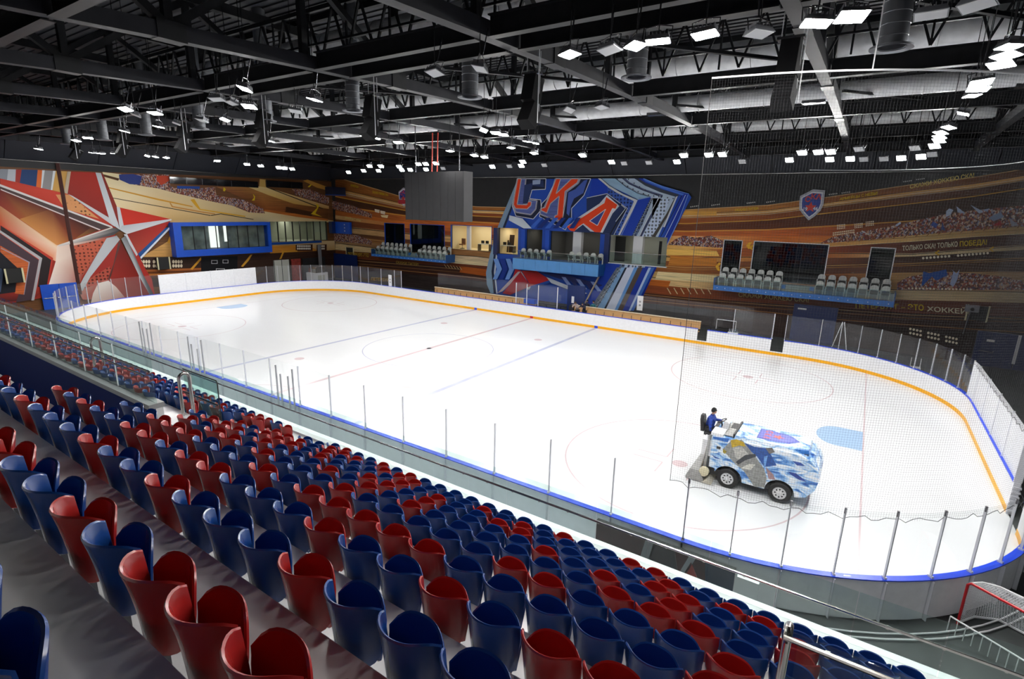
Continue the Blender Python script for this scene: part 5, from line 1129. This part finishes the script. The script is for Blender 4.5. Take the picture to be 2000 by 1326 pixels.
def flood(px, py, on):
    hz = 409+(px-1000)*.0244; q = at(px, py, z=12.9 if hz-py > 60 else 12.4)
    if q.y > YF-1.5 or q.x < XL+1.5: 
        k = min((YF-1.6-CAM.y)/(q.y-CAM.y) if q.y > CAM.y else 1, (XL+1.6-CAM.x)/(q.x-CAM.x) if q.x < CAM.x else 1, 1); q = CAM+(q-CAM)*k
    if any((q-h).length < .5 for h in HUNG): return
    HUNG.append(q)
    where = 'over the near side' if q.y < -6 else ('over the middle of the ice' if q.y < 7 else 'over the far side')
    t = thing('floodlight', ('lit rectangular floodlight hung ' if on else 'unlit grey floodlight hung ')+where, 'floodlight', q, group=('lit' if on else 'unlit')+' floodlights '+where)
    tgt = Vector((max(-24, min(24, q.x*.85)), max(-8, min(8, q.y*.25-2)), 0)); d = (tgt-q).normalized()
    rot = d.to_track_quat('-Z', 'Y').to_euler(); 
    if q.y > 4: rot.rotate_axis('X', .12)
    if q.y < -4: rot = Vector((random.uniform(-.15, .15), random.uniform(-.34, .02), -1)).to_track_quat('-Z', 'Y').to_euler(); rot.rotate_axis('Z', random.uniform(-.5, .5))
    t.rotation_euler = rot
    
    for nm_, me_ in (('housing', m_house), ('cooling_fins', m_fin), ('lens', m_len[on]), ('bracket', m_brk)): link(nm_, me_, t).scale = (LS, LS, LS)
    rod = link('hanger_rod', m_rod, t); R3 = rot.to_matrix().inverted(); rod.matrix_parent_inverse = Matrix.Identity(4); rod.matrix_local = Matrix.Translation(R3 @ Vector((0, 0, 0)))@R3.to_4x4()@Matrix.Diagonal((1, 1, 17.32-q.z, 1))
for p in ON: flood(*p, True)
for x in range(16, 32, 3):                                   # fill lamps added out of view to brighten the near seats
    for y in (-20.3,):
        t = thing('floodlight', 'added fill floodlight hung out of view over the grandstand', 'floodlight', (x, y, 13.0), group='added fill floodlights over the grandstand')
        link('housing', m_house, t); link('cooling_fins', m_fin, t); link('lens', m_fill, t); link('bracket', m_brk, t); rod = link('hanger_rod', m_rod, t); rod.scale = (1, 1, 4.32)
for p in OFF: flood(*p, False)
# ------------------------------------------------------------------ protective net behind the goal
net = thing('safety_net', 'fine black safety net hung around the goal end above the glass', 'net', (0, 0, 0))
path = [(20.95, -W-.03), (21.45, -W-.03)]
for cx, cy, a0 in ((L-RAD, -(W-RAD), -90), (L-RAD, W-RAD, 0)):
    for i in range(1, 15): a = math.radians(a0+90*i/14); path.append((cx+(RAD+.06)*math.cos(a), cy+(RAD+.06)*math.sin(a)))
path += [(20.5, W+.03)]
cum = [0]
for a, c in zip(path, path[1:]): cum.append(cum[-1]+math.dist(a, c))
def along(s):
    for i in range(len(path)-1):
        if s <= cum[i+1]+1e-9: t_ = (s-cum[i])/(cum[i+1]-cum[i]); return tuple(path[i][k]+(path[i+1][k]-path[i][k])*t_ for k in (0, 1))
    return path[-1]
def cord(b, a, c, r):
    a, c = Vector(a), Vector(c); d = (c-a).normalized(); u = d.cross(Vector((.3, .5, .81))).normalized(); v = d.cross(u); o = len(b.v)
    for p in (a, c):
        for k in range(3): q = 2.0944*k; b.v.append(tuple(p+(u*math.cos(q)+v*math.sin(q))*r))
    for k in range(3): b.f.append((o+k, o+(k+1) % 3, o+3+(k+1) % 3, o+3+k)); b.mi.append(0)
ztop = lambda s: 12.45-.35*math.sin(math.pi*min(1, s/cum[-1]))
b = MB(); STEP = .058; nS = int(cum[-1]/STEP)
for i in range(nS+1):
    x, y = along(i*STEP); cord(b, (x, y, 2.72+.04*math.sin(i*.37)), (x, y, ztop(i*STEP)), .0014)
b2 = MB(); nz = int(9.6/STEP)
for j in range(nz):
    for i in range(len(path)-1):
        s0, s1 = cum[i], cum[i+1]; f = j/nz
        cord(b2, (*path[i], 2.78+(ztop(s0)-2.78)*f), (*path[i+1], 2.78+(ztop(s1)-2.78)*f), .0014)
stuff(b.build('upright_cords', mesh_black, net)); stuff(b2.build('cross_cords', mesh_black, net))
MB().tube([(*along(s), ztop(s)) for s in [cum[-1]*i/60 for i in range(61)]], .02, 6).build('top_rope', white_cord, net)
rp = [(*along(s), 2.72+.05*math.sin(s*9)+.03*math.sin(s*23)) for s in [cum[-1]*i/240 for i in range(241)]]
MB().tube(rp, .007, 5).build('hem_cord', rubber, net); MB().tube([(*path[0], 2.7), (*path[0], ztop(0))], .007, 6).build('edge_cord', rubber, net); MB().tube([(*path[-1], 2.7), (*path[-1], ztop(cum[-1]))], .007, 6).build('edge_cord', rubber, net)
b = MB()
for i in range(12):
    a = math.radians(-90+90*i/11); b.box((L-RAD+(RAD+.066)*math.cos(a), -(W-RAD)+(RAD+.066)*math.sin(a), 2.88), (.05, .05, .14))
b.build('net_clip', mat('grey_clip', (.2, .2, .22), .5), net)
for s in (3, 14, 24, 33):
    x, y = along(s); MB().tube([(x, y, ztop(s)), (x, y, 14)], .012, 5).build('hanger', white_cord, net)
# ================================================================== ICE RESURFACER AND ITS DRIVER
wrap = bpy.data.materials.new('blue_ice_wrap'); wrap.use_nodes = True; nt = wrap.node_tree; B = nt.nodes['Principled BSDF']; B.inputs['Roughness'].default_value = .3
tc = nt.nodes.new('ShaderNodeTexCoord'); mp = nt.nodes.new('ShaderNodeMapping'); mp.inputs['Scale'].default_value = (1.1, 1.3, 3.0); mp.inputs['Rotation'].default_value = (0, .45, 0); nt.links.new(tc.outputs['Object'], mp.inputs[0])
n1 = nt.nodes.new('ShaderNodeTexNoise'); n1.inputs['Scale'].default_value = 1.6; n1.inputs['Detail'].default_value = 7; n1.inputs['Distortion'].default_value = 1.2; nt.links.new(mp.outputs[0], n1.inputs[0])
rp_ = nt.nodes.new('ShaderNodeValToRGB'); e = rp_.color_ramp.elements; e[0].position = .30; e[0].color = (*lin('164a9c'), 1); e[1].position = .62; e[1].color = (*lin('eef4fa'), 1)
for p_, c_ in ((.40, '4a86cc'), (.47, '9cc4ea'), (.54, 'cfe2f4')): q = e.new(p_); q.color = (*lin(c_), 1)
nt.links.new(n1.outputs[0], rp_.inputs[0]); nt.links.new(rp_.outputs[0], B.inputs['Base Color'])
zam = thing('ice_resurfacer', 'blue and white wrapped ice resurfacer with driver on the ice near the goal', 'ice resurfacer', (22.3, -6.95, 0))
zw = white_lac; zd = mat('machine_black', (.02, .02, .022), .5); zg = mat('machine_grey', (.32, .32, .31), .5, .3, .2, 8)
WB = (-.88, .82); R_ = .36
def arch(cx, r, n=10): return [(cx+r*math.cos(math.radians(180-180*i/n)), .33+r*math.sin(math.radians(180-180*i/n))) for i in range(n+1)]
side = [(-1.56, .62), (-1.56, 1.84), (.9, 1.86), (1.28, 1.85), (1.62, 1.72), (1.84, 1.45), (1.9, 1.15), (1.82, .75), (1.58, .42), (1.27, .33)]
side += arch(.80, .47)[::-1]+[(.28, .33), (-.35, .33)]+arch(-.88, .48)[::-1]
side = [s for s in side if True]
bd = MB().prism(side[:-1]+[(-1.36, .60)], lambda u, v, h: (u, h, v), -.88, .88).build('body', wrap, zam)
# rounded nose and top tank lid
MB().prism([(-.85, -.78), (1.0, -.78), (1.5, -.6), (1.5, .6), (1.0, .78), (-.85, .78)], lambda u, v, h: (u*(1 if h < 1.9 else .97), v*(1 if h < 1.9 else .94), h), 1.85, 1.97).build('tank_lid', wrap, zam)
sh = [(.95, 0), (.62, .34), (.1, .42), (-.45, .42), (-.45, -.42), (.1, -.42), (.62, -.34)]
cr = MB().prism(sh, lambda u, v, h: (u*.95+.25, v*1.15, h), 1.972, 1.976).build('lid_crest', mat('crest_lilac', '3448a8', .4), zam)
MB().prism([(u*.86-.01, v*.82) for u, v in sh], lambda u, v, h: (u*.95+.25, v*1.15, h), 1.976, 1.98).build('crest_field', mat('crest_mauve', '5058b8', .4), cr)
st = []
for i in range(10): r = .22 if i % 2 == 0 else .09; a = i*math.pi/5; st.append((r*math.cos(a)+.45, r*math.sin(a)))
MB().prism(st, lambda u, v, h: (u, v, h), 1.98, 1.984).build('crest_star', mat('crest_pink', 'c04848', .4), cr)
for k, tx in enumerate('СКА'):
    cu = bpy.data.curves.new('l', 'FONT'); cu.body = tx; cu.size = .3; cu.offset = .008; cu.extrude = .002; t_ = bpy.data.objects.new('l', cu); C.objects.link(t_); dg = bpy.context.evaluated_depsgraph_get(); me = bpy.data.meshes.new_from_object(t_.evaluated_get(dg)); bpy.data.objects.remove(t_)
    me.materials.clear(); me.materials.append(MAT['crest_pink']); link('lettering', me, cr, (.02, .42-k*.3, 1.982), (0, 0, -math.pi/2))
# open hopper hatch behind the lid, engine cowl, driver deck
MB().bx(-1.22, -.86, -.7, .72, 1.86, 1.9).build('hatch', zg, zam); MB().bx(-1.14, -.92, .1, .62, 1.9, 1.91).build('hatch_opening', zd, zam)
MB().bx(-.9, -.84, -.72, .74, 1.85, 2.0).build('hatch_edge', zd, zam)
MB().bx(-1.9, -1.56, -.75, .75, .95, 1.55).build('rear_frame', zw, zam); MB().bx(-1.62, -1.2, -.85, -.2, 1.83, 1.93).build('deck_cover', zw, zam)
MB().bx(-1.7, -1.22, -.2, .75, 1.5, 1.84).build('footwell', zd, zam); MB().prism([(-.12,0),(.12,0),(.16,.34),(-.02,.40)], lambda u, v, h: (u-1.32, h, v+1.8), -.16, .2).build('console', zw, zam)
MB().tube([(-1.42, .02, 1.85), (-1.48, .02, 2.12)], .03, 8).build('steering_column', zd, zam)
sw = MB(); sw.tube([(-1.46+.05*math.cos(a)-.0+.10*math.cos(a), .02+.17*math.sin(a), 2.12+.10*math.cos(a)) for a in [6.2832*i/20 for i in range(20)]], .017, 6, close=True); sw.build('steering_wheel', zd, zam)
# rear conditioner sled and lift arms
MB().prism([(0, 0), (.62, 0), (.62, .12), (.42, .42), (.12, .42), (-.02, .08)], lambda u, v, h: (u-2.28, h, v+.02), -1.08, 1.08).build('conditioner', zg, zam)
MB().prism([(0, 0), (.35, 0), (.2, .2)], lambda u, v, h: (u-1.72, h, v+.02), -1.1, 1.1).build('blade_plate', mat('pale_sled', (.52, .50, .42), .5), zam)
MB().lathe([(0,-.08),(.17,-.08),(.17,.08),(0,.08)], (-1.68, -.98, .42), 'y', 14).build('sled_drum', mat('sled_cream', 'cfc7a8', .5), zam)
for y in (-.82, -.66, .66, .82): MB().bar((-1.72, y, .35), (-1.66, y, 1.75), .05, .07).build('lift_arm', zg, zam)
for y in (-.74, .74): MB().tube([(-1.85, y, .4), (-1.72, y, 1.3)], .035, 8).build('hydraulic_ram', chrome, zam)
MB().bx(-1.75, 1.2, -.7, .7, .28, .5).build('chassis', zd, zam)
# wheels
m_tyre = MB().lathe([(.20,-.11),(.33,-.12),(.36,-.09),(.36,.09),(.33,.12),(.20,.11)], (0,0,0), 'y', 28).mesh('tyre', rubber, True)
hb = MB().lathe([(0,-.125),(.06,-.125),(.08,-.11),(.19,-.105),(.215,-.115),(.215,.1),(0,.1)], (0,0,0), 'y', 28); m_hub = hb.mesh('wheel_disc', mat('silver_wheel', (.68, .69, .70), .3, .5), True)
m_hole = MB().lathe([(0,-.118),(.028,-.118),(.03,-.1)], (.135, 0, 0), 'y', 8).mesh('wheel_hole', zd)
for x in WB:
    for y in (-.84, .84):
        wl = link('wheel', m_tyre, zam, (x, y, R_), (0, 0, 0 if y < 0 else math.pi)); link('wheel_disc', m_hub, wl); [link('wheel_hole', m_hole, wl, None, (0, k*math.pi/4, 0)) for k in range(8)]
# printed figure of an armoured warrior and ice shards on the flank
def flank(pts, c, k=0): MB().prism(pts, lambda u, v, h: (u, h, v), -.886-.002*k, -.88).build('flank_print', mat('flank_'+c, c, .4, 0, .25, 14), zam)
cz = lambda x, y: ((lambda p: (p.x-22.3, p.z))(at(1300+x/5.765, 770+y/5.765, y=-7.83)))
for pts, c, k in (([(885,545),(1000,590),(1150,610),(1250,800),(1110,815),(1030,700),(960,640)], '1c4c94', 1), ([(640,620),(740,520),(860,510),(1010,700),(1110,840),(1140,950),(1110,1050),(1000,1040),(880,860),(780,780)], '8a8c8a', 2), ([(735,515),(800,505),(880,540),(900,590),(830,575),(745,600)], 'b89a20', 3), ([(760,600),(860,590),(940,680),(840,740),(790,720)], 'b4b4b0', 4),
                    ([(790,760),(900,680),(1010,670),(1020,700),(900,740),(820,790)], '34383e', 5), ([(850,830),(940,780),(1010,790),(960,850)], 'c8c8c0', 6), ([(1125,605),(1200,600),(1230,650),(1170,670)], '6a6866', 3), ([(1110,700),(1150,690),(1120,830),(1105,820)], '6a9cd8', 4), ([(1130,820),(1210,900),(1235,960),(1160,950)], '9a7c80', 4), ([(1380,870),(1470,890),(1590,985),(1500,960),(1420,910)], '1c3a8c', 2), ([(1430,750),(1520,770),(1570,805),(1480,800)], '1f4494', 2), ([(520,680),(620,730),(560,720)], '1a4a98', 2), ([(535,475),(720,500),(700,540),(540,500)], '2a66b4', 2), ([(650,615),(690,640),(670,670),(645,650)], '9a8a28', 5)):
    flank([cz(*p) for p in pts], c, k)
MB().prism([(-.03,-.03),(.03,-.03),(.03,.03),(-.03,.03)], lambda u, v, h: (u*2.2-1.3, h, v*1.6+1.42), -.89, -.88).build('side_vent', zd, zam)
# driver seat (part of the machine)
ds = MB().prism([(-.2,0),(.2,0),(.22,.45),(.12,.6),(-.12,.6),(-.22,.45)], lambda u, v, h: (-2.02-.10*v-h, u, 1.62+v), 0, .12).build('driver_seat', zd, zam, True); MB().bx(-2.0, -1.58, -.24, .24, 1.52, 1.64).build('seat_cushion', zd, ds); MB().bx(-1.95, -1.7, -.1, .1, 1.1, 1.52).build('seat_post', zg, ds)

# ------------------------------------------------------------------ people
def skin_body(name, joints, edges, mats, parent, sub=2, root=0):
    """joints: (x,y,z,rx,ry); edges: index pairs"""
    me = bpy.data.meshes.new(name); me.from_pydata([j[:3] for j in joints], edges, []); o = link(name, me, parent)
    md = o.modifiers.new('skin', 'SKIN'); md.use_smooth_shade = True
    for i, v in enumerate(me.skin_vertices[0].data): v.radius = joints[i][3:5]; v.use_root = (i == root)
    s = o.modifiers.new('sub', 'SUBSURF'); s.levels = sub; s.render_levels = sub
    dg = bpy.context.evaluated_depsgraph_get(); nm = bpy.data.meshes.new_from_object(o.evaluated_get(dg)); o.modifiers.clear(); o.data = nm
    nm.materials.clear()
    for m in (mats if isinstance(mats, (list, tuple)) else [mats]): nm.materials.append(m)
    return o
skin_m = mat('skin', (.52, .29, .20), .5); jacket_m = mat('blue_camo_jacket', '1a3f9c', .7, 0, .75, 14); trouser_m = mat('grey_trousers', (.035, .036, .04), .8); hat_m = mat('black_knit_hat', (.012, .012, .013), .9, bump=.4, bscale=120)
def hand(parent, loc, rot, s=1, curl=.9, m=skin_m):
    """palm with four curled fingers and a thumb; local +x along the fingers, -z palm side"""
    J = [(0,0,0,.026*s,.018*s), (.045*s,0,0,.036*s,.015*s), (.085*s,0,0,.034*s,.013*s)]; E_ = [(0,1),(1,2)]
    for k, (y, l) in enumerate(((.028,.9),(.010,1.0),(-.009,.95),(-.027,.75))):
        b0 = len(J); p = Vector((.085*s, y*s, 0)); a = 0; J.append((*p, .0095*s, .0095*s)); E_.append((2, b0))
        for i, sl in enumerate((.034, .026, .02)):
            a += curl*(.7 if i == 0 else .9); p = p+Vector((math.cos(a), 0, -math.sin(a)))*sl*l*s; J.append((*p, .0088*s, .0088*s)); E_.append((len(J)-2, len(J)-1))
    b0 = len(J); J += [(.03*s, .036*s, -.008*s, .011*s, .011*s), (.055*s, .05*s, -.024*s, .010*s, .010*s), (.078*s, .05*s, -.04*s, .009*s, .009*s)]; E_ += [(1, b0), (b0, b0+1), (b0+1, b0+2)]
    o = skin_body('hand', J, E_, m, parent, 1); o.location = loc; o.rotation_euler = rot; return o
def head(parent, loc, rz, hat=True, hair=None, s=1.0, tilt=0):
    b = MB(); n, mm = 20, 14
    for j in range(mm+1):
        ph = math.pi*j/mm; z = math.cos(ph)
        for i in range(n):
            th = 2*math.pi*i/n; x, y = math.cos(th), math.sin(th); r = math.sin(ph)
            jaw = 1-.28*max(0, -z)**1.5; fx_ = r*x*.098*jaw*(1.02 if x > 0 else 1.05); fy = r*y*.075*(1-.22*max(0, -z)); fz = z*.118
            if x > .75 and abs(y) < .45 and -.5 < z < .25: fx_ += .014*(1-abs(y)/.45)*(1-abs(z+.12)/.4 if abs(z+.12) < .4 else 0)
            if x > .6 and .05 < z < .3: fx_ -= .004
            b.v.append((fx_*s, fy*s, fz*s))
    for j in range(mm):
        for i in range(n): b.f.append((j*n+i, j*n+(i+1) % n, (j+1)*n+(i+1) % n, (j+1)*n+i)); b.mi.append(0)
    h = b.build('head', skin_m, parent, True); h.location = loc; h.rotation_euler = (0, tilt, rz)
    MB().lathe([(0,.028),(.012,.022),(.015,0),(.010,-.018)], (.098*s, 0, -.012*s), 'x', 8).build('nose', skin_m, h, True)
    for sg in (-1, 1):
        MB().lathe([(0,-.008),(.011,-.004),(.012,.004),(0,.008)], (.083*s, sg*.032*s, .012*s), 'x', 8).build('eye', mat('eye_dark', (.03, .02, .018), .3), h, True)
        MB().bx(.078*s, .092*s, sg*.032*s-.018, sg*.032*s+.018, .032*s, .038*s).build('eyebrow', hat_m, h)
        MB().lathe([(0,-.006),(.022,-.006),(.03,.004),(.02,.01),(0,.006)], (-.005*s, sg*.078*s, -.01*s), 'y', 10).build('ear', skin_m, h, True)
    MB().bx(.078*s, .089*s, -.024*s, .024*s, -.064*s, -.054*s).build('mouth', mat('lips', (.36, .13, .11), .5), h)
    c = MB(); rows_ = 7
    for j in range(rows_+1):
        ph = (.62 if hat else .58)*math.pi*j/rows_
        for i in range(18):
            th = 2*math.pi*i/18; fr = math.cos(th); cut = 1 if fr < .3 else (1-.28*(fr-.3)/.7)
            p2 = ph*cut; c.v.append((math.cos(th)*math.sin(p2)*.110*s, math.sin(th)*math.sin(p2)*.089*s, (math.cos(p2)*.130+.006)*s))
    for j in range(rows_):
        for i in range(18): c.f.append((j*18+i, j*18+(i+1) % 18, (j+1)*18+(i+1) % 18, (j+1)*18+i)); c.mi.append(0)
    c.build('knit_hat' if hat else 'hair', hat_m if hat else hair, h, True)
    return h
dr = thing('person', 'driver in blue camouflage jacket and black knit hat seated on the ice resurfacer', 'person', (20.42, -6.93, 1.64))
# pelvis, spine, shoulders, arms; facing +x
J = [(0,0,.10,.15,.17),(.02,0,.26,.14,.16),(.05,0,.44,.15,.19),(.06,0,.56,.11,.16),(.07,0,.63,.055,.06),
     (.06,.19,.53,.078,.078),(.14,.27,.36,.062,.062),(.34,.16,.42,.05,.05),(.40,.12,.44,.042,.042),
     (.06,-.19,.53,.078,.078),(.08,-.28,.32,.062,.062),(.10,-.28,.14,.05,.05),(.14,-.27,.08,.042,.042)]
skin_body('jacket', J, [(0,1),(1,2),(2,3),(3,4),(3,5),(5,6),(6,7),(7,8),(3,9),(9,10),(10,11),(11,12)], jacket_m, dr)
J = [(0,0,.06,.14,.15),(.0,.11,.06,.10,.10),(.40,.13,.10,.08,.08),(.44,.13,-.12,.065,.06),(.46,.13,-.32,.055,.05),(.56,.13,-.35,.05,.04),(.0,-.11,.06,.10,.10),(.38,-.16,.08,.08,.08),(.42,-.16,-.14,.065,.06),(.44,-.16,-.32,.055,.05),(.54,-.16,-.35,.05,.04)]
skin_body('trousers', J, [(0,1),(1,2),(2,3),(3,4),(4,5),(0,6),(6,7),(7,8),(8,9),(9,10)], trouser_m, dr)
MB().lathe([(.05,0),(.047,.1)], (.07,0,.60), 'z', 12).build('neck', skin_m, dr, True); MB().tube([(.07+.058*math.cos(a), .058*math.sin(a), .64) for a in [6.2832*i/14 for i in range(14)]], .02, 6, close=True).build('collar', jacket_m, dr, True)
head(dr, (.10, 0, .79), math.radians(-28), True); hand(dr, (.41, .115, .445), (0, .25, -.2)); hand(dr, (.155, -.268, .065), (0, .5, .2))

dark_kit = mat('navy_jersey', (.014, .016, .035), .7, 0, .5, 10)
for px, py, pose, lab, jm in ((1127, 597, 0, 'crouching person in patterned white and red top bent over the far boards', mat('patterned_top', 'a89a94', .7, 0, .55, 20)), (1141, 594, 1, 'person in dark navy jersey leaning over the far boards beside the bench', dark_kit)):
    q = at(px, py, y=W+.55); pz = .28; t = thing('person', lab, 'person', (q.x, W+.55, pz))
    z0 = .92; J = [(0,.12,z0,.15,.16),(0,.05,z0+.2,.15,.15),(0,-.12,z0+.42,.17,.15),(0,-.2,z0+.52,.12,.1),(0,-.26,z0+.56,.055,.055),(.2,-.2,z0+.46,.075,.075),(.28,-.32,z0+.3,.06,.06),(.12,-.48,z0+.38,.045,.045),(-.2,-.2,z0+.46,.075,.075),(-.28,-.32,z0+.3,.06,.06),(-.12,-.48,z0+.38,.045,.045)]
    skin_body('jacket', J, [(0,1),(1,2),(2,3),(3,4),(3,5),(5,6),(6,7),(3,8),(8,9),(9,10)], jm, t)
    J = [(0,.12,z0-.02,.15,.14),(.11,.1,z0-.06,.1,.1),(.13,-.02,.5,.075,.075),(.13,.1,.09,.055,.055),(.13,-.06,.05,.05,.04),(-.11,.1,z0-.06,.1,.1),(-.13,-.02,.5,.075,.075),(-.13,.1,.09,.055,.055),(-.13,-.06,.05,.05,.04)]
    skin_body('trousers', J, [(0,1),(1,2),(2,3),(3,4),(0,5),(5,6),(6,7),(7,8)], trouser_m, t)
    head(t, (0, -.33, z0+.66), -math.pi/2+(.3 if pose else -.3), False, mat('brown_hair', (.05, .03, .02), .8) if not pose else hat_m, tilt=.35)
    for s in (-1, 1): hand(t, (s*.12, -.48, z0+.38), (0, .3, -math.pi/2))
# black bag on the boards beside them
q = at(1116, 601, y=W+.4); bg = thing('kit_bag', 'small black kit bag on the far boards beside the crouching person', 'bag', (q.x, W+.45, BH)); MB().prism(round_rect(.42, .45, .12), lambda u, v, h: (u, h, v), -.12, .12).build('body', rubber, bg); MB().tube([(-.1,0,.44),(-.06,0,.54),(.06,0,.54),(.1,0,.44)], .015, 6).build('handle', rubber, bg)
for px, lab in ((1147, 'dark figure in navy behind the glass screen at the bench'), (1159, 'figure in teal top behind the glass screen at the bench')):
    q = at(px, 592, y=15.6); t = thing('person', lab, 'person', (q.x, 15.6, .28)); jm = dark_kit if px < 1150 else mat('teal_top', '2a6a74', .7)
    z0 = .8; J = [(0,0,z0,.15,.13),(0,.0,z0+.22,.14,.12),(0,0,z0+.42,.17,.12),(0,0,z0+.52,.1,.09),(0,0,z0+.6,.05,.05),(.2,0,z0+.46,.07,.07),(.26,-.05,z0+.2,.055,.055),(.24,-.15,z0,.045,.045),(-.2,0,z0+.46,.07,.07),(-.26,-.05,z0+.2,.055,.055),(-.24,-.15,z0,.045,.045)]
    skin_body('jacket', J, [(0,1),(1,2),(2,3),(3,4),(3,5),(5,6),(6,7),(3,8),(8,9),(9,10)], jm, t)
    J = [(0,0,z0-.02,.14,.12),(.1,0,z0-.08,.09,.09),(.11,0,.44,.07,.07),(.11,.02,.09,.05,.05),(.11,-.12,.05,.05,.04),(-.1,0,z0-.08,.09,.09),(-.11,0,.44,.07,.07),(-.11,.02,.09,.05,.05),(-.11,-.12,.05,.05,.04)]
    skin_body('trousers', J, [(0,1),(1,2),(2,3),(3,4),(0,5),(5,6),(6,7),(7,8)], trouser_m, t)
    head(t, (0, -.01, z0+.76), -math.pi/2, True)
    for s in (-1, 1): hand(t, (s*.24, -.15, z0), (0, 1.2, -math.pi/2))

# ================================================================== GOAL, LADDER AND SMALL THINGS
A_ = at(1892, 1136, z=1.14); B_ = at(2000, 1194, z=1.14); ang = math.atan2(B_.y-A_.y, B_.x-A_.x)
goal = thing('hockey_goal', 'red framed hockey goal with white net parked on the floor outside the boards', 'goal', (A_.x, A_.y, -.06), ang); gr = mat('goal_red', 'c01824', .35)
MB().tube([(0,0,0),(0,0,1.12),(.06,0,1.19),(1.77,0,1.19),(1.83,0,1.12),(1.83,0,0)], .032, 8).build('front_frame', gr, goal, True)
bk = [(0,0,.04),(.05,.6,.04),(.35,1.05,.04),(.9,1.1,.04),(1.48,1.05,.04),(1.78,.6,.04),(1.83,0,.04)]; MB().tube(bk, .03, 8).build('base_frame', white_lac, goal, True)
MB().tube([(.05,0,1.19),(.15,.3,1.19),(.4,.5,1.19),(.9,.56,1.19),(1.43,.5,1.19),(1.68,.3,1.19),(1.78,0,1.19)], .026, 8).build('top_frame', white_lac, goal, True)
MB().tube([(.9,.56,1.19),(.9,1.1,.04)], .02, 6).build('back_strut', white_lac, goal, True)
b = MB(); rim_t = [(.05,0,1.19),(.15,.3,1.19),(.4,.5,1.19),(.9,.56,1.19),(1.43,.5,1.19),(1.68,.3,1.19),(1.78,0,1.19)]
def lerp_path(p, t):
    f = t*(len(p)-1); i = min(int(f), len(p)-2); return Vector(p[i])+(Vector(p[i+1])-Vector(p[i]))*(f-i)
for i in range(61): cord(b, lerp_path(bk, i/60), lerp_path(rim_t, i/60), .006)
for j in range(1, 22):
    for i in range(24):
        f = lambda t: lerp_path(bk, t)+(lerp_path(rim_t, t)-lerp_path(bk, t))*j/22
        cord(b, f(i/24), f((i+1)/24), .006)
for i in range(1, 34): x = .05+i*1.73/34; cord(b, (x, 0, 1.19), (x, .55*math.sin(math.pi*min(1, max(.0, x/1.83)))**.5, 1.19), .006)
for j in range(1, 10): cord(b, (.05+.02*j, j*.055, 1.19), (1.78-.02*j, j*.055, 1.19), .006)
stuff(b.build('netting', white_cord, goal))
b = MB().tube([(.1,-.35,.42),(1.9,-.35,.42)], .02, 6)
for i in range(12): b.tube([(.1+i*.163,-.35,0),(.1+i*.163,-.35,.42)], .012, 5)
tr_ = thing('pipe_rack', 'low pale rail rack with thin uprights in front of the parked goal', 'rack', (A_.x-.15, A_.y-.1, -.06), ang); b.build('rail', white_lac, tr_)
# step ladder behind the far glass
q = at(1640, 672, y=W+1.2); ld = thing('step_ladder', 'white folding step ladder standing behind the far glass', 'ladder', (q.x, W+1.2, -.06)); H = 2.75
for sg in (-1, 1):
    for y in (-.22, .22): MB().bar((sg*.62, y, 0), (sg*.06, y*.7, H), .06, .03).build('rail', white_lac, ld)
    for k in range(8): f = (k+1)/9.5; MB().bar((sg*(.62-.56*f), -.22+.06*f, H*f), (sg*(.62-.56*f), .22-.06*f, H*f), .05, .025).build('rung', white_lac, ld)
# white work table and brackets beyond the corner glass
q = at(1540, 660, y=W+.8)
wt = thing('folding_chair', 'pale folding chair frame behind the right far corner glass', 'chair', (at(1790,705,y=14.6).x, 14.6, -.06))
for s in (-.25, .25): MB().tube([(s,-.2,0),(s,-.2,.45),(s,.2,.5),(s,.25,1.0)], .025, 6).build('frame', white_lac, wt)
MB().bx(-.25, .25, -.22, .2, .43, .47).build('seat', white_lac, wt)
st_ = thing('scorer_bench', 'small dark bench unit with white frame at the goal end of the right bench', 'bench', (at(1400,628,y=15.6).x, 15.6, -.06)); MB().bx(0, 1.4, 0, .5, 0, 1.0).build('cabinet', rubber, st_); MB().tube([(0,0,1.0),(0,0,1.75),(1.4,0,1.75),(1.4,0,1.0)], .03, 6).build('frame', white_lac, st_)
bt = thing('bottle_case', 'clear case of water bottles standing on the far boards by the open door', 'bottle case', (at(1432,645,y=W+.05).x, W+.06, BH)); MB().bx(-.35, .35, -.1, .25, 0, .05).build('tray', white_lac, bt)
for k in range(5): MB().lathe([(.0,.0),(.05,0),(.05,.2),(.02,.26),(.02,.3),(0,.3)], (-.26+k*.13, .08, .05), 'z', 8).build('bottle', glass('bottle_plastic', (.75, .85, .95), .6, .15), bt, True)
